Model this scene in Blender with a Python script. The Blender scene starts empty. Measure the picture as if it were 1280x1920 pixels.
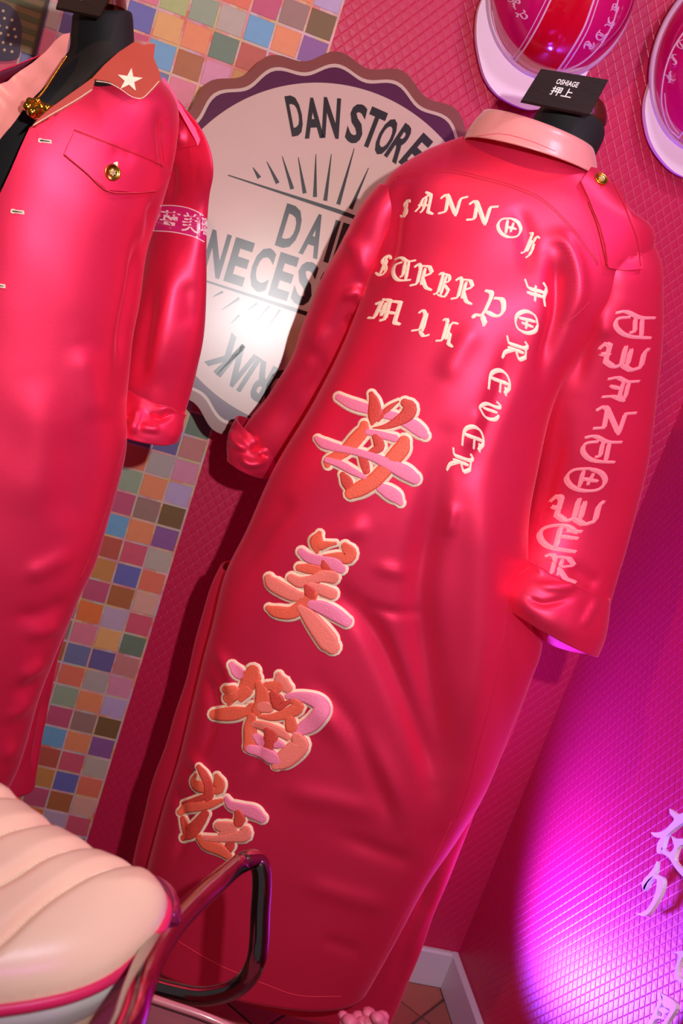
import bpy, math, random
import numpy as np
from mathutils import Vector
from mathutils.bvhtree import BVHTree
from mathutils.geometry import delaunay_2d_cdt
random.seed(4)
rng = np.random.RandomState(4)
SC = bpy.context.scene
COL = SC.collection

# ------------------------------------------------------------------ camera
FPX = 2050.0
YAW, PITCH, ROLL = [math.radians(a) for a in (12.88, -13.04, 18.84)]
def cam_axes(yaw, pitch, roll):
    f = np.array([math.sin(yaw)*math.cos(pitch), math.cos(yaw)*math.cos(pitch), math.sin(pitch)])
    r0 = np.array([math.cos(yaw), -math.sin(yaw), 0.0]); u0 = np.cross(r0, f)
    c, s = math.cos(roll), math.sin(roll)
    return c*r0+s*u0, -s*r0+c*u0, f
CR, CU, CF = cam_axes(YAW, PITCH, ROLL)
CC = np.array([-.925, -1.787, 1.3])
cam = bpy.data.cameras.new('camera'); camo = bpy.data.objects.new('camera', cam); COL.objects.link(camo)
cam.sensor_fit = 'VERTICAL'; cam.sensor_height = 23.5; cam.lens = 23.5*FPX/1920
from mathutils import Matrix
M = Matrix.Identity(4)
for i in range(3):
    M[i][0] = CR[i]; M[i][1] = CU[i]; M[i][2] = -CF[i]; M[i][3] = CC[i]
camo.matrix_world = M
cam.clip_start = .05
cam.dof.use_dof = True; cam.dof.focus_distance = 1.42; cam.dof.aperture_fstop = 6.3
SC.camera = camo
SC.view_settings.view_transform = 'Standard'; SC.view_settings.look = 'None'
SC.view_settings.gamma = 1; SC.view_settings.use_curve_mapping = False
SC.view_settings.exposure = 0.0

# ------------------------------------------------------------------ light
w = bpy.data.worlds.new('shop'); SC.world = w; w.use_nodes = True
bg = w.node_tree.nodes['Background']; bg.inputs[0].default_value = (.62, .48, .54, 1); bg.inputs[1].default_value = .12
def light(kind, name, loc, target, power, color, size=.1, **k):
    l = bpy.data.lights.new(name, kind); l.energy = power; l.color = color
    if kind == 'AREA': l.size = size
    else: l.shadow_soft_size = size
    for a, v in k.items(): setattr(l, a, v)
    o = bpy.data.objects.new(name, l); COL.objects.link(o); o.location = loc
    d = Vector(target)-Vector(loc); o.rotation_euler = d.to_track_quat('-Z', 'Y').to_euler()
    return o
fl = CC+CR*.19+CU*.12
light('SPOT', 'camera_flash', fl, CC+CF*2+CU*.20+CR*.05, 58, (1.0, .95, .97), .012, spot_size=1.7, spot_blend=1.0)
light('SPOT', 'warm_ceiling_spot', (-1.75, -1.75, 2.35), (-.75, -.2, 1.15), 46, (1.0, .50, .26), .03, spot_size=.95, spot_blend=.6)
light('SPOT', 'magenta_floor_uplight', (-.20, -.17, .16), (.0, -.60, 1.02), 125, (.20, .06, 1.0), .06, spot_size=1.75, spot_blend=1.0)
light('AREA', 'purple_led_strip', (-.06, -1.55, 1.95), (-.35, -.35, 1.0), 3.4, (.85, .12, 1.0), .2)
light('AREA', 'cool_ceiling_panel', (-.16, -1.05, 2.45), (-.5, -.4, 1.1), 6, (.86, .76, 1.0), .12)

# ------------------------------------------------------------------ pixel helpers
def ray(px, py): return CR*(px-640)/FPX-CU*(py-960)/FPX+CF
def onY(px, py, Y): d = ray(px, py); return CC+d*((Y-CC[1])/d[1])
def onX(px, py, X): d = ray(px, py); return CC+d*((X-CC[0])/d[0])
def onZ(px, py, Z): d = ray(px, py); return CC+d*((Z-CC[2])/d[2])
def onD(px, py, D): return CC+ray(px, py)*D
def project(V):
    d = V-CC; z = d@CF
    return np.stack([640+FPX*(d@CR)/z, 960-FPX*(d@CU)/z], -1)

# ------------------------------------------------------------------ materials
def srgb(r, g, b):
    def c(v):
        v /= 255.; return v/12.92 if v <= .04045 else ((v+.055)/1.055)**2.4
    return (c(r), c(g), c(b), 1)
MATS = {}
def mat(name, rgb, rough=.5, metal=0, spec=.5, var=0, vscale=8, bump=0, bscale=200, sheen=0, sheen_tint=(1, 1, 1, 1), coat=0, aniso=0, stretch=None):
    if name in MATS: return MATS[name]
    m = bpy.data.materials.new(name); m.use_nodes = True; nt = m.node_tree; b = nt.nodes['Principled BSDF']
    col = srgb(*rgb); b.inputs['Base Color'].default_value = col
    b.inputs['Roughness'].default_value = rough; b.inputs['Metallic'].default_value = metal
    b.inputs['Specular IOR Level'].default_value = spec
    b.inputs['Sheen Weight'].default_value = sheen; b.inputs['Sheen Tint'].default_value = sheen_tint
    b.inputs['Sheen Roughness'].default_value = .35
    b.inputs['Coat Weight'].default_value = coat; b.inputs['Coat Roughness'].default_value = .08
    b.inputs['Anisotropic'].default_value = aniso
    tc = nt.nodes.new('ShaderNodeTexCoord')
    src = tc.outputs['Object']
    if stretch:
        mp = nt.nodes.new('ShaderNodeMapping'); mp.inputs['Scale'].default_value = stretch
        nt.links.new(src, mp.inputs[0]); src = mp.outputs[0]
    if var:
        n = nt.nodes.new('ShaderNodeTexNoise'); n.inputs['Scale'].default_value = vscale; n.inputs['Detail'].default_value = 4
        nt.links.new(src, n.inputs['Vector'])
        mx = nt.nodes.new('ShaderNodeMixRGB'); mx.blend_type = 'MIX'
        mx.inputs[1].default_value = tuple(min(1, c*(1+var)) for c in col[:3])+(1,)
        mx.inputs[2].default_value = tuple(c*(1-var) for c in col[:3])+(1,)
        nt.links.new(n.outputs['Fac'], mx.inputs[0]); nt.links.new(mx.outputs[0], b.inputs['Base Color'])
    if bump:
        n = nt.nodes.new('ShaderNodeTexNoise'); n.inputs['Scale'].default_value = bscale; n.inputs['Detail'].default_value = 3
        nt.links.new(src, n.inputs['Vector'])
        bp = nt.nodes.new('ShaderNodeBump'); bp.inputs['Strength'].default_value = bump; bp.inputs['Distance'].default_value = .001
        nt.links.new(n.outputs['Fac'], bp.inputs['Height']); nt.links.new(bp.outputs[0], b.inputs['Normal'])
    MATS[name] = m; return m
SATIN = mat('red_satin', (238, 46, 90), rough=.46, spec=.4, metal=.55, var=.05, vscale=9, bump=.10, bscale=900, sheen=.22, sheen_tint=(1, .30, .50, 1))
SEAM = mat('seam_thread', (188, 14, 44), rough=.6)
STITCH = mat('stitch_thread', (216, 48, 72), rough=.6)
PINKS = mat('pink_satin', (232, 150, 146), rough=.33, spec=.5, var=.08, vscale=25, bump=.3, bscale=120, sheen=.3)
PINKS_SHADE = mat('pink_satin_shaded', (176, 74, 58), rough=.28, spec=.55, var=.10, vscale=18, bump=.25, bscale=60)  # the collar's pink satin again, shade painted in as a darker brown
CREAM = mat('cream_thread', (250, 226, 196), rough=.45, bump=.6, bscale=500, sheen=.3)
IVORY = mat('ivory_thread', (252, 232, 204), rough=.4, bump=.6, bscale=400, sheen=.3)
SLEEVT = mat('pale_pink_thread', (246, 142, 156), rough=.4, bump=.6, bscale=400, sheen=.3)
TP = mat('pink_thread', (248, 134, 170), rough=.55, var=.1, vscale=300, bump=.8, bscale=500)
TO = mat('orange_thread', (240, 104, 78), rough=.55, var=.12, vscale=300, bump=.8, bscale=500)
TD = mat('coral_thread', (214, 72, 62), rough=.55, var=.16, vscale=300, bump=.9, bscale=450)
TL = mat('salmon_thread', (250, 132, 118), rough=.55, var=.1, vscale=300, bump=.8, bscale=500)
VINYL = mat('quilted_magenta_vinyl', (196, 28, 76), rough=.42, spec=.5, var=.05, vscale=2.5, bump=.08, bscale=700)
BLACKF = mat('black_jersey', (18, 16, 16), rough=.8, bump=.2, bscale=800)
WOOD = mat('dark_wood', (34, 20, 14), rough=.6, spec=.25, var=.45, vscale=9, stretch=(3, 3, 22), bump=.3, bscale=30)
CAPW = mat('mahogany_cap', (84, 28, 18), rough=.3, var=.2, vscale=12)
WHITEINK = mat('white_ink', (240, 236, 228), rough=.5)
GOLD = mat('gold_metal', (236, 176, 60), rough=.16, metal=1)
CHROME = mat('chrome', (160, 156, 152), rough=.11, metal=1)
SEATV = mat('cream_seat_vinyl', (240, 204, 172), rough=.30, spec=.5, var=.04, vscale=6, bump=.08, bscale=300)
PIPE = mat('pink_piping', (226, 44, 96), rough=.3)
SHELL = mat('white_bodywork', (216, 210, 204), rough=.12, coat=.8)
FENDER = mat('rose_bodywork', (176, 92, 104), rough=.2, coat=.6)
LENS = mat('plum_lamp_lens', (112, 24, 60), rough=.08, coat=1)
SKIRT = mat('white_skirting_paint', (214, 206, 200), rough=.35, var=.06, vscale=14)
TILE = mat('terracotta_tile', (158, 84, 64), rough=.35, var=.22, vscale=14, bump=.3, bscale=40)
GROUT = mat('grout', (92, 60, 52), rough=.9, var=.1)
HELM = mat('magenta_helmet_paint', (204, 14, 100), rough=.12, coat=1)
HRED = mat('red_helmet_paint', (200, 6, 36), rough=.10, coat=1)
BRIM = mat('white_peak_plastic', (240, 226, 236), rough=.35)
HTXT = mat('pale_helmet_lettering', (232, 180, 206), rough=.3)
PLAST = mat('white_acrylic', (244, 238, 250), rough=.2)
ARMB = mat('magenta_armband_print', (206, 36, 108), rough=.3)
ARMT = mat('white_armband_print', (246, 220, 214), rough=.35)

# ------------------------------------------------------------------ objects
def mk(name, V, F, m, parent=None, smooth=True, kind=None, label=None, solid=0, auto=False):
    me = bpy.data.meshes.new(name); me.from_pydata([tuple(v) for v in V], [], [tuple(f) for f in F]); me.update()
    if m: me.materials.append(m)
    if smooth: me.polygons.foreach_set('use_smooth', [True]*len(me.polygons))
    o = bpy.data.objects.new(name, me); COL.objects.link(o)
    if parent is not None: o.parent = parent; o.matrix_parent_inverse = parent.matrix_basis.inverted()
    if kind: o['kind'] = kind
    if label: o['label'] = label
    if solid:
        s = o.modifiers.new('thickness', 'SOLIDIFY'); s.thickness = solid; s.offset = 0
    return o
def thing(name, label, cat, loc, group=None):
    o = bpy.data.objects.new(name, None); COL.objects.link(o); o.location = Vector(loc); o.empty_display_size = .05
    o['label'] = label; o['category'] = cat
    if group: o['group'] = group
    return o
def struct(name, V, F, m, smooth=False):
    return mk(name, V, F, m, None, smooth, 'structure')
def box(x0, x1, y0, y1, z0, z1, bev=0):
    if not bev:
        V = [(x, y, z) for z in (z0, z1) for y in (y0, y1) for x in (x0, x1)]
        return V, [(0, 2, 3, 1), (4, 5, 7, 6), (0, 1, 5, 4), (2, 6, 7, 3), (0, 4, 6, 2), (1, 3, 7, 5)]
    b = bev
    V = [(x0, y0, z0), (x1, y0, z0), (x1, y1, z0), (x0, y1, z0), (x0, y0, z1-b), (x1, y0, z1-b), (x1, y1, z1-b), (x0, y1, z1-b),
         (x0+b, y0+b, z1), (x1-b, y0+b, z1), (x1-b, y1-b, z1), (x0+b, y1-b, z1)]
    F = [(3, 2, 1, 0), (8, 9, 10, 11)]
    for i in range(4):
        j = (i+1) % 4; F += [(i, j, 4+j, 4+i), (4+i, 4+j, 8+j, 8+i)]
    return V, F
def catmull(P, n):
    """P (k,d) -> n samples per span"""
    P = np.array(P, float); k = len(P); out = []
    if k == 2:
        t = np.linspace(0, 1, n+1)[:, None]; return P[0]*(1-t)+P[1]*t
    Q = np.vstack([2*P[0]-P[1], P, 2*P[-1]-P[-2]])
    for i in range(k-1):
        p0, p1, p2, p3 = Q[i:i+4]
        for s in range(n):
            t = s/n
            out.append(.5*((2*p1)+(-p0+p2)*t+(2*p0-5*p1+4*p2-p3)*t*t+(-p0+3*p1-3*p2+p3)*t**3))
    out.append(P[-1]); return np.array(out)
def resample(P, step):
    P = np.array(P, float); d = np.r_[0, np.cumsum(np.linalg.norm(np.diff(P[:, :2], axis=0), axis=1))]
    n = max(2, int(d[-1]/step)+1); t = np.linspace(0, d[-1], n)
    return np.stack([np.interp(t, d, P[:, i]) for i in range(P.shape[1])], 1)
def tube(P, r, n=10, closed=False):
    P = np.array(P, float); k = len(P); R = np.full(k, r) if np.isscalar(r) else np.array(r)
    V = []; F = []; T = np.gradient(P, axis=0) if not closed else np.roll(P, -1, 0)-np.roll(P, 1, 0)
    T /= np.linalg.norm(T, axis=1)[:, None]+1e-12
    a = np.cross(T[0], [0.31, .2, .93]); a /= np.linalg.norm(a)
    for i in range(k):
        a = a-T[i]*(a@T[i]); a /= np.linalg.norm(a); b = np.cross(T[i], a)
        for j in range(n):
            t = 2*math.pi*j/n; V.append(P[i]+R[i]*(a*math.cos(t)+b*math.sin(t)))
    for i in range(k if closed else k-1):
        i2 = (i+1) % k
        for j in range(n):
            j2 = (j+1) % n; F.append((i*n+j, i*n+j2, i2*n+j2, i2*n+j))
    if not closed:
        F.append(tuple(range(n))[::-1]); F.append(tuple((k-1)*n+j for j in range(n)))
    return V, F
def vnormals(V, F):
    N = np.zeros_like(V)
    for f in (np.array([f for f in F if len(f) == 4]),):
        e1 = V[f[:, 2]]-V[f[:, 0]]; e2 = V[f[:, 3]]-V[f[:, 1]]; n = np.cross(e1, e2)
        for c in range(4): np.add.at(N, f[:, c], n)
    return N/(np.linalg.norm(N, axis=1)[:, None]+1e-12)
def polydist(Q, poly):
    """Q (n,2) distance to polyline"""
    best = np.full(len(Q), 1e9); poly = np.array(poly, float)
    for a, b in zip(poly[:-1], poly[1:]):
        ab = b-a; t = np.clip(((Q-a)@ab)/(ab@ab), 0, 1)
        best = np.minimum(best, np.linalg.norm(Q-(a+t[:, None]*ab), axis=1))
    return best
def sdf_in(Q, poly):
    poly = np.array(poly, float); ins = np.zeros(len(Q), bool); n = len(poly)
    for i in range(n):
        a = poly[i]; b = poly[(i+1) % n]
        c = (a[1] > Q[:, 1]) != (b[1] > Q[:, 1])
        with np.errstate(divide='ignore', invalid='ignore'):
            xx = (b[0]-a[0])*(Q[:, 1]-a[1])/(b[1]-a[1]+1e-12)+a[0]
        ins ^= c & (Q[:, 0] < xx)
    return ins

def loft(rows, nring=96, nspan=10, e=2.2, up=None):
    """rows: (Lx,Ly,Rx,Ry,YL,YR,b_near,b_far) pixel outline pairs put at real depths -> closed tube"""
    A = []
    for (lx, ly, rx, ry, yl, yr, b0, b1) in rows:
        A.append(np.r_[onY(lx, ly, yl), onY(rx, ry, yr), b0, b1])
    A = catmull(A, nspan); V = []
    for a in A:
        L = a[:3]; R = a[3:6]; c = (L+R)/2; h = (R-L)/2
        d = np.cross(h, [0, 0, 1.]); d /= np.linalg.norm(d)
        if d[1] > 0: d = -d
        pl, pr = project(np.array([L, R])); ln = np.linalg.norm(pr-pl); ev = (pr-pl)/ln
        t = 2*math.pi*np.arange(nring)/nring; ct, st = np.cos(t), np.sin(t)
        x = (np.sign(ct)*np.abs(ct)**(2/e))[:, None]; y = (np.sign(st)*np.abs(st)**(2/e))[:, None]
        bb = np.where(y > 0, a[6], a[7]); h0 = h.copy()
        for it in range(5):
            rg_ = c+h*x+d*y*bb; q = (project(rg_)-pl)@ev; lo, hi = q.min(), q.max()
            c = c+2*h0/ln*((ln-hi)-lo)/2; h = h*(ln/max(hi-lo, 1e-6))**.9
        V += list(c+h*x+d*y*bb)
    V = np.array(V); k = len(A); F = []
    for i in range(k-1):
        for j in range(nring):
            j2 = (j+1) % nring; F.append((i*nring+j, i*nring+j2, (i+1)*nring+j2, (i+1)*nring+j))
    return V, F
def noise3(V, s, seed):
    r = np.random.RandomState(seed); out = np.zeros(len(V))
    for i in range(7):
        k = r.normal(size=3)*s*(1+.5*i); out += np.sin(V@k+r.rand()*6.28)/(1+.5*i)
    return out/3
def wrinkle(V, F, creases, noise=(.0025, 14, 1)):
    N = vnormals(V, F); cen = V.mean(0)
    if ((V-cen)*N).sum() < 0: N = -N
    view = CC-V; view /= np.linalg.norm(view, axis=1)[:, None]
    face = np.clip((N*view).sum(1)*2.2+.1, 0, 1)
    P = project(V); d = np.zeros(len(V))
    for poly, wd, amp in creases:
        poly = catmull(poly, 6); q = np.full(len(P), 1e9); tt = np.zeros(len(P)); m_ = len(poly)-1
        for k_, (a, b) in enumerate(zip(poly[:-1], poly[1:])):
            ab = b-a; t = np.clip(((P-a)@ab)/(ab@ab), 0, 1); dd = np.linalg.norm(P-(a+t[:, None]*ab), axis=1)
            w_ = dd < q; q[w_] = dd[w_]; tt[w_] = (k_+t[w_])/m_
        tp = np.clip(np.minimum(tt, 1-tt)/.3, 0, 1); tp = .12+.88*tp*tp*(3-2*tp)
        d += amp*tp*np.exp(-(q/wd)**2)
    d *= face; d += noise[0]*noise3(V, noise[1], noise[2])
    return V+N*d[:, None]
class Surf:
    def __init__(s): s.V = []; s.F = []; s.b = None
    def add(s, V, F):
        o = len(s.V); s.V += [Vector(v) for v in V]; s.F += [tuple(i+o for i in f) for f in F]; s.b = None
    def hit(s, px, py):
        if s.b is None: s.b = BVHTree.FromPolygons(s.V, s.F)
        d = Vector(ray(px, py)).normalized(); o = Vector(CC)
        r = s.b.ray_cast(o, d)
        if r[0] is not None:
            n = r[1]
            if n.dot(d) > 0: n = -n
            # keep offset mostly along the normal but never grazing away
            n = (n*1.0-d*.35).normalized()
            s.last = (r[0]-o).length
            return r[0], n
        p = o+d*getattr(s, 'last', 1.45)
        q = s.b.find_nearest(p); n = q[1]
        if n.dot(d) > 0: n = -n
        return q[0], n
    def at(s, px, py, off):
        p, n = s.hit(px, py); return np.array(p+n*off)
def ribbon(surf, pts, off, dome, wadd=0, step=4, ns=6, bottom=0.0):
    """brush stroke laid on a surface, as a domed strip with a skirt"""
    P = catmull(pts, 8); P = resample(P, step)
    r0 = (P[0, 2]+wadd)/2; r1 = (P[-1, 2]+wadd)/2
    t0 = P[0, :2]-P[1, :2]; t0 /= np.linalg.norm(t0)+1e-9; t1 = P[-1, :2]-P[-2, :2]; t1 /= np.linalg.norm(t1)+1e-9
    Q = []
    for a in (.0, .35, .65, .88): Q.append([*(P[0, :2]+t0*r0*math.cos(a*math.pi/2)), 2*r0*math.sin(a*math.pi/2)+.5-wadd])
    Q += [list(p) for p in P]
    for a in (.88, .65, .35, .0): Q.append([*(P[-1, :2]+t1*r1*math.cos(a*math.pi/2)), 2*r1*math.sin(a*math.pi/2)+.5-wadd])
    Q = np.array(Q); T = np.gradient(Q[:, :2], axis=0); T /= np.linalg.norm(T, axis=1)[:, None]+1e-9
    Nn = np.stack([-T[:, 1], T[:, 0]], 1); V = []; F = []; m = ns+3
    for i, q in enumerate(Q):
        hw = max(.25, (q[2]+wadd)/2)
        for j in range(-1, ns+2):
            s = min(max(j, 0), ns)/ns*2-1
            p = q[:2]+Nn[i]*hw*s
            o = bottom if j in (-1, ns+1) else off+dome*(1-s*s)*min(1, hw/6)
            V.append(surf.at(p[0], p[1], o))
    for i in range(len(Q)-1):
        for j in range(m-1): F.append((i*m+j, i*m+j+1, (i+1)*m+j+1, (i+1)*m+j))
    return V, F
def patch(poly, fn, thick, spacing=8, smoothn=0, closed=True):
    """polygon in pixels -> solid sheet; fn(px,py,off) gives 3D"""
    poly = [tuple(map(float, p)) for p in poly]
    if smoothn:
        poly = [tuple(p) for p in catmull(poly+[poly[0]], smoothn)[:-1]]
    pp = []
    for i in range(len(poly)):
        a = np.array(poly[i]); b = np.array(poly[(i+1) % len(poly)]); n = max(1, int(np.linalg.norm(b-a)/spacing))
        for k in range(n): pp.append(tuple(a+(b-a)*k/n))
    P = np.array(pp); x0, y0 = P.min(0); x1, y1 = P.max(0)
    gx = np.arange(x0+spacing*.5, x1, spacing); gy = np.arange(y0+spacing*.5, y1, spacing)
    G = np.array([(x, y) for y in gy for x in gx]).reshape(-1, 2)
    if len(G):
        G = G[sdf_in(G, P)]
        if len(G): G = G[polydist(G, np.vstack([P, P[:1]])) > spacing*.4]
    allp = [Vector(p) for p in P]+[Vector(g) for g in G]; n = len(P)
    vo, _, fo, *_ = delaunay_2d_cdt(allp, [], [list(range(n))], 1, 1e-4)
    k = len(vo); V = [fn(v.x, v.y, thick) for v in vo]+[fn(v.x, v.y, 0) for v in vo]
    F = [tuple(f) for f in fo]+[tuple(i+k for i in reversed(f)) for f in fo]
    from collections import Counter
    E = Counter()
    for f in fo:
        for a, b in zip(f, list(f[1:])+[f[0]]): E[(a, b)] += 1
    bd = [(a, b) for (a, b) in E if (b, a) not in E]; dup = {}
    for a, b in bd:
        for v in (a, b):
            if v not in dup: dup[v] = (len(V), len(V)+1); V.append(V[v]); V.append(V[v+k])
    for a, b in bd: F.append((dup[b][0], dup[a][0], dup[a][1], dup[b][1]))
    return V, F
def merge(L):
    V = []; F = []
    for v, f in L:
        o = len(V); V += list(v); F += [tuple(i+o for i in q) for q in f]
    return V, F
def sflat(V, F): return V, F

# ------------------------------------------------------------------ room: quilted walls
def quilt(u0, u1, z0, z1, place, cw=.0174, ch=.0240, depth=.00065):
    fr = [0, .10, .5, .90]; hh = [0, .72, 1, .72]
    a = cw/2; b = ch/2
    nu = int((u1-u0)/a)+4; nz = int((z1-z0)/b)+4
    # lattice axes p=(a,b) q=(a,-b)
    i0 = -nz; cells = []
    for i in range(-nz, nu+nz):
        for j in range(-nz, nu+nz):
            cu = (i+j)*a; cz = (i-j)*b
            if -2*a < cu < (u1-u0)+a and -b < cz < (z1-z0)+2*b-b*.0: cells.append((i, j))
    idx = {}; V = []; F = []
    def vid(I, J):
        k = (I, J)
        if k in idx: return idx[k]
        i, fi = divmod(I, 4); j, fj = divmod(J, 4)
        p = i+fr[fi]; q = j+fr[fj]; u = u0+(p+q)*a; z = z0+(p-q)*b
        h = depth*min(hh[fi], hh[fj])
        idx[k] = len(V); V.append(place(min(max(u, u0), u1), min(max(z, z0), z1), h)); return idx[k]
    for i, j in cells:
        for s in range(4):
            for t in range(4):
                f = (vid(4*i+s, 4*j+t), vid(4*i+s, 4*j+t+1), vid(4*i+s+1, 4*j+t+1), vid(4*i+s+1, 4*j+t))
                F.append(f)
    return V, F
XE = -.768
V, F = quilt(XE, 0, .07, 2.3, lambda u, z, h: (u, -h, z)); struct('wall_back', V, F, VINYL)
V, F = quilt(-1.75, 0, .07, 2.3, lambda u, z, h: (-h, u, z)); struct('wall_right', V, F, VINYL)
V, F = box(-2.6, .0, .002, .08, -.05, 2.6); wb = struct('wall_back_core', V, F, mat('backing_plaster', (196, 150, 140), rough=.8, var=.05))
wb.name = 'trim_1'
V, F = box(.002, .08, -2.6, .08, -.05, 2.6); struct('trim_2', V, F, MATS['backing_plaster'])
V, F = box(-2.4, -.016, -.016, -.0005, 0, .078, .004); struct('baseboard_back', V, F, SKIRT)
V, F = box(-.016, -.0005, -2.4, -.0005, 0, .078, .004); struct('baseboard_right', V, F, SKIRT)
# floor and its diagonal tiles
V, F = box(-2.6, .05, -2.6, .05, -.05, -.004); fl_o = struct('floor', V, F, GROUT)
ts = .155; c45 = math.cos(math.pi/4)
def clip(poly, ax, lim):
    out = []
    for p, q in zip(poly, poly[1:]+poly[:1]):
        a = p[ax] <= lim; b2 = q[ax] <= lim
        if a: out.append(p)
        if a != b2:
            t = (lim-p[ax])/(q[ax]-p[ax]); out.append((p[0]+(q[0]-p[0])*t, p[1]+(q[1]-p[1])*t))
    return out
T0 = onZ(790, 1906, 0); th = (ts/2-.0025)*math.sqrt(2)
for i in range(-9, 10):
    for j in range(-9, 10):
        x = T0[0]+(i-j)*ts*c45; y = T0[1]+(i+j+1)*ts*c45
        pl = clip(clip([(x+th, y), (x, y+th), (x-th, y), (x, y-th)], 0, -.017), 1, -.017)
        if len(pl) < 3 or x < -1.35 or y < -1.25: continue
        c_ = np.mean(pl, 0); n = len(pl)
        if max(abs(p[0]-c_[0])+abs(p[1]-c_[1]) for p in pl) < .02: continue
        V = [(p[0], p[1], -.004) for p in pl]+[(p[0], p[1], -.0015) for p in pl]+[(c_[0]+(p[0]-c_[0])*.97, c_[1]+(p[1]-c_[1])*.97, 0) for p in pl]
        F = [tuple(range(2*n, 3*n))]
        for k in range(n): F += [(k, (k+1) % n, n+(k+1) % n, n+k), (n+k, n+(k+1) % n, 2*n+(k+1) % n, 2*n+k)]
        k = rng.randint(4)
        mk('floor_tile', V, F, mat('terracotta_tile_%s' % 'abcd'[k], [(158, 84, 64), (148, 78, 60), (168, 92, 68), (152, 88, 70)][k], rough=.35, var=.22, vscale=14, bump=.3, bscale=40), fl_o, False)

# ------------------------------------------------------------------ patchwork wallpaper
PX = .0430; PZ = .0405
wp = mk('wallpaper_panel', *box(-2.4, XE, -.0012, .001, .078, 2.3), None, None, False, 'structure'); wp.name = 'trim_3'
m = bpy.data.materials.new('wallpaper_bands'); m.use_nodes = True; nt = m.node_tree; b = nt.nodes['Principled BSDF']; b.inputs['Roughness'].default_value = .6
tc = nt.nodes.new('ShaderNodeTexCoord'); sp = nt.nodes.new('ShaderNodeSeparateXYZ'); nt.links.new(tc.outputs['Object'], sp.inputs[0])
def mn(op, a, bb):
    n = nt.nodes.new('ShaderNodeMath'); n.operation = op
    if isinstance(a, float): n.inputs[0].default_value = a
    else: nt.links.new(a, n.inputs[0])
    if bb is not None: n.inputs[1].default_value = bb
    return n.outputs[0]
def cell(off_u, off_z, seed):
    u = mn('FLOOR', mn('DIVIDE', mn('ADD', sp.outputs[0], -XE+off_u), PX/2), None); z = mn('FLOOR', mn('DIVIDE', mn('ADD', sp.outputs[2], off_z), PZ/2), None)
    cb = nt.nodes.new('ShaderNodeCombineXYZ'); nt.links.new(u, cb.inputs[0]); nt.links.new(z, cb.inputs[2]); cb.inputs[1].default_value = seed
    wn = nt.nodes.new('ShaderNodeTexWhiteNoise'); nt.links.new(cb.outputs[0], wn.inputs['Vector'])
    rp = nt.nodes.new('ShaderNodeValToRGB'); rp.color_ramp.interpolation = 'CONSTANT'
    cols = [(222, 180, 180), (200, 186, 130), (208, 140, 150), (200, 170, 190), (220, 170, 130), (178, 184, 180), (212, 120, 100), (206, 180, 160)]
    el = rp.color_ramp.elements
    while len(el) < len(cols): el.new(.5)
    for i, c in enumerate(cols): el[i].position = i/len(cols); el[i].color = srgb(*c)
    nt.links.new(wn.outputs['Value'], rp.inputs[0]); return rp.outputs[0]
mx = nt.nodes.new('ShaderNodeMixRGB'); mx.inputs[0].default_value = .5
nt.links.new(cell(0, 0, 1.5), mx.inputs[1]); nt.links.new(cell(PX/4, PZ/4, 7.5), mx.inputs[2]); nt.links.new(mx.outputs[0], b.inputs['Base Color'])
wp.data.materials.append(m)
PAL = dict(G=(108, 130, 108), R=(196, 128, 122), P=(214, 140, 166), L=(186, 164, 200), O=(120, 92, 54), U=(140, 90, 150), g=(186, 174, 160),
           S=(226, 118, 92), B=(218, 168, 148), r=(212, 88, 112), Y=(226, 172, 108), I=(104, 96, 148), M=(178, 166, 160), o=(230, 142, 96),
           m=(156, 122, 112), b=(106, 108, 176), w=(172, 104, 60), l=(190, 166, 188), A=(114, 120, 160), a=(150, 168, 140), k=(112, 168, 204),
           t=(188, 88, 72), y=(200, 138, 76), x=(196, 84, 118), X=(228, 122, 62), p=(222, 126, 146), q=(230, 84, 76), c=(196, 200, 176), e=(176, 190, 124))
COLS = ["GRPLOUgSBr",   # column beside the quilted panel, repeating downwards every ten rows
        "YIMomorbwl",
        "pASaxktyxX",
        "mwqqSgGPym",
        "Sqktgaowpr",
        "BLoBSeYkAm",
        "PrUOlpbxGS",
        "RPLeBYpmtk",
        "aoSqrBkIlG",
        "lYwPeoUgpA"]
patch_mats = {k: mat('patch_paper_'+(k if k.islower() else k.lower()*2), v, rough=.55, var=.12, vscale=60) for k, v in PAL.items()}
hx = PX*.46; hz = PZ*.45
pm = {}
for k in PAL:
    me = bpy.data.meshes.new('paper_square')
    Vp = [(-hx, 0, -hz), (hx, 0, -hz), (hx, 0, hz), (-hx, 0, hz), (-hx+.0006, -.0007, -hz+.0006), (hx-.0006, -.0007, -hz+.0006), (hx-.0006, -.0007, hz-.0006), (-hx+.0006, -.0007, hz-.0006)]
    Fp = [(4, 5, 6, 7)]+[(i, (i+1) % 4, 4+(i+1) % 4, 4+i) for i in range(4)]
    me.from_pydata(Vp, [], Fp); me.materials.append(patch_mats[k]); pm[k] = (me, Vp, Fp)
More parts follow.
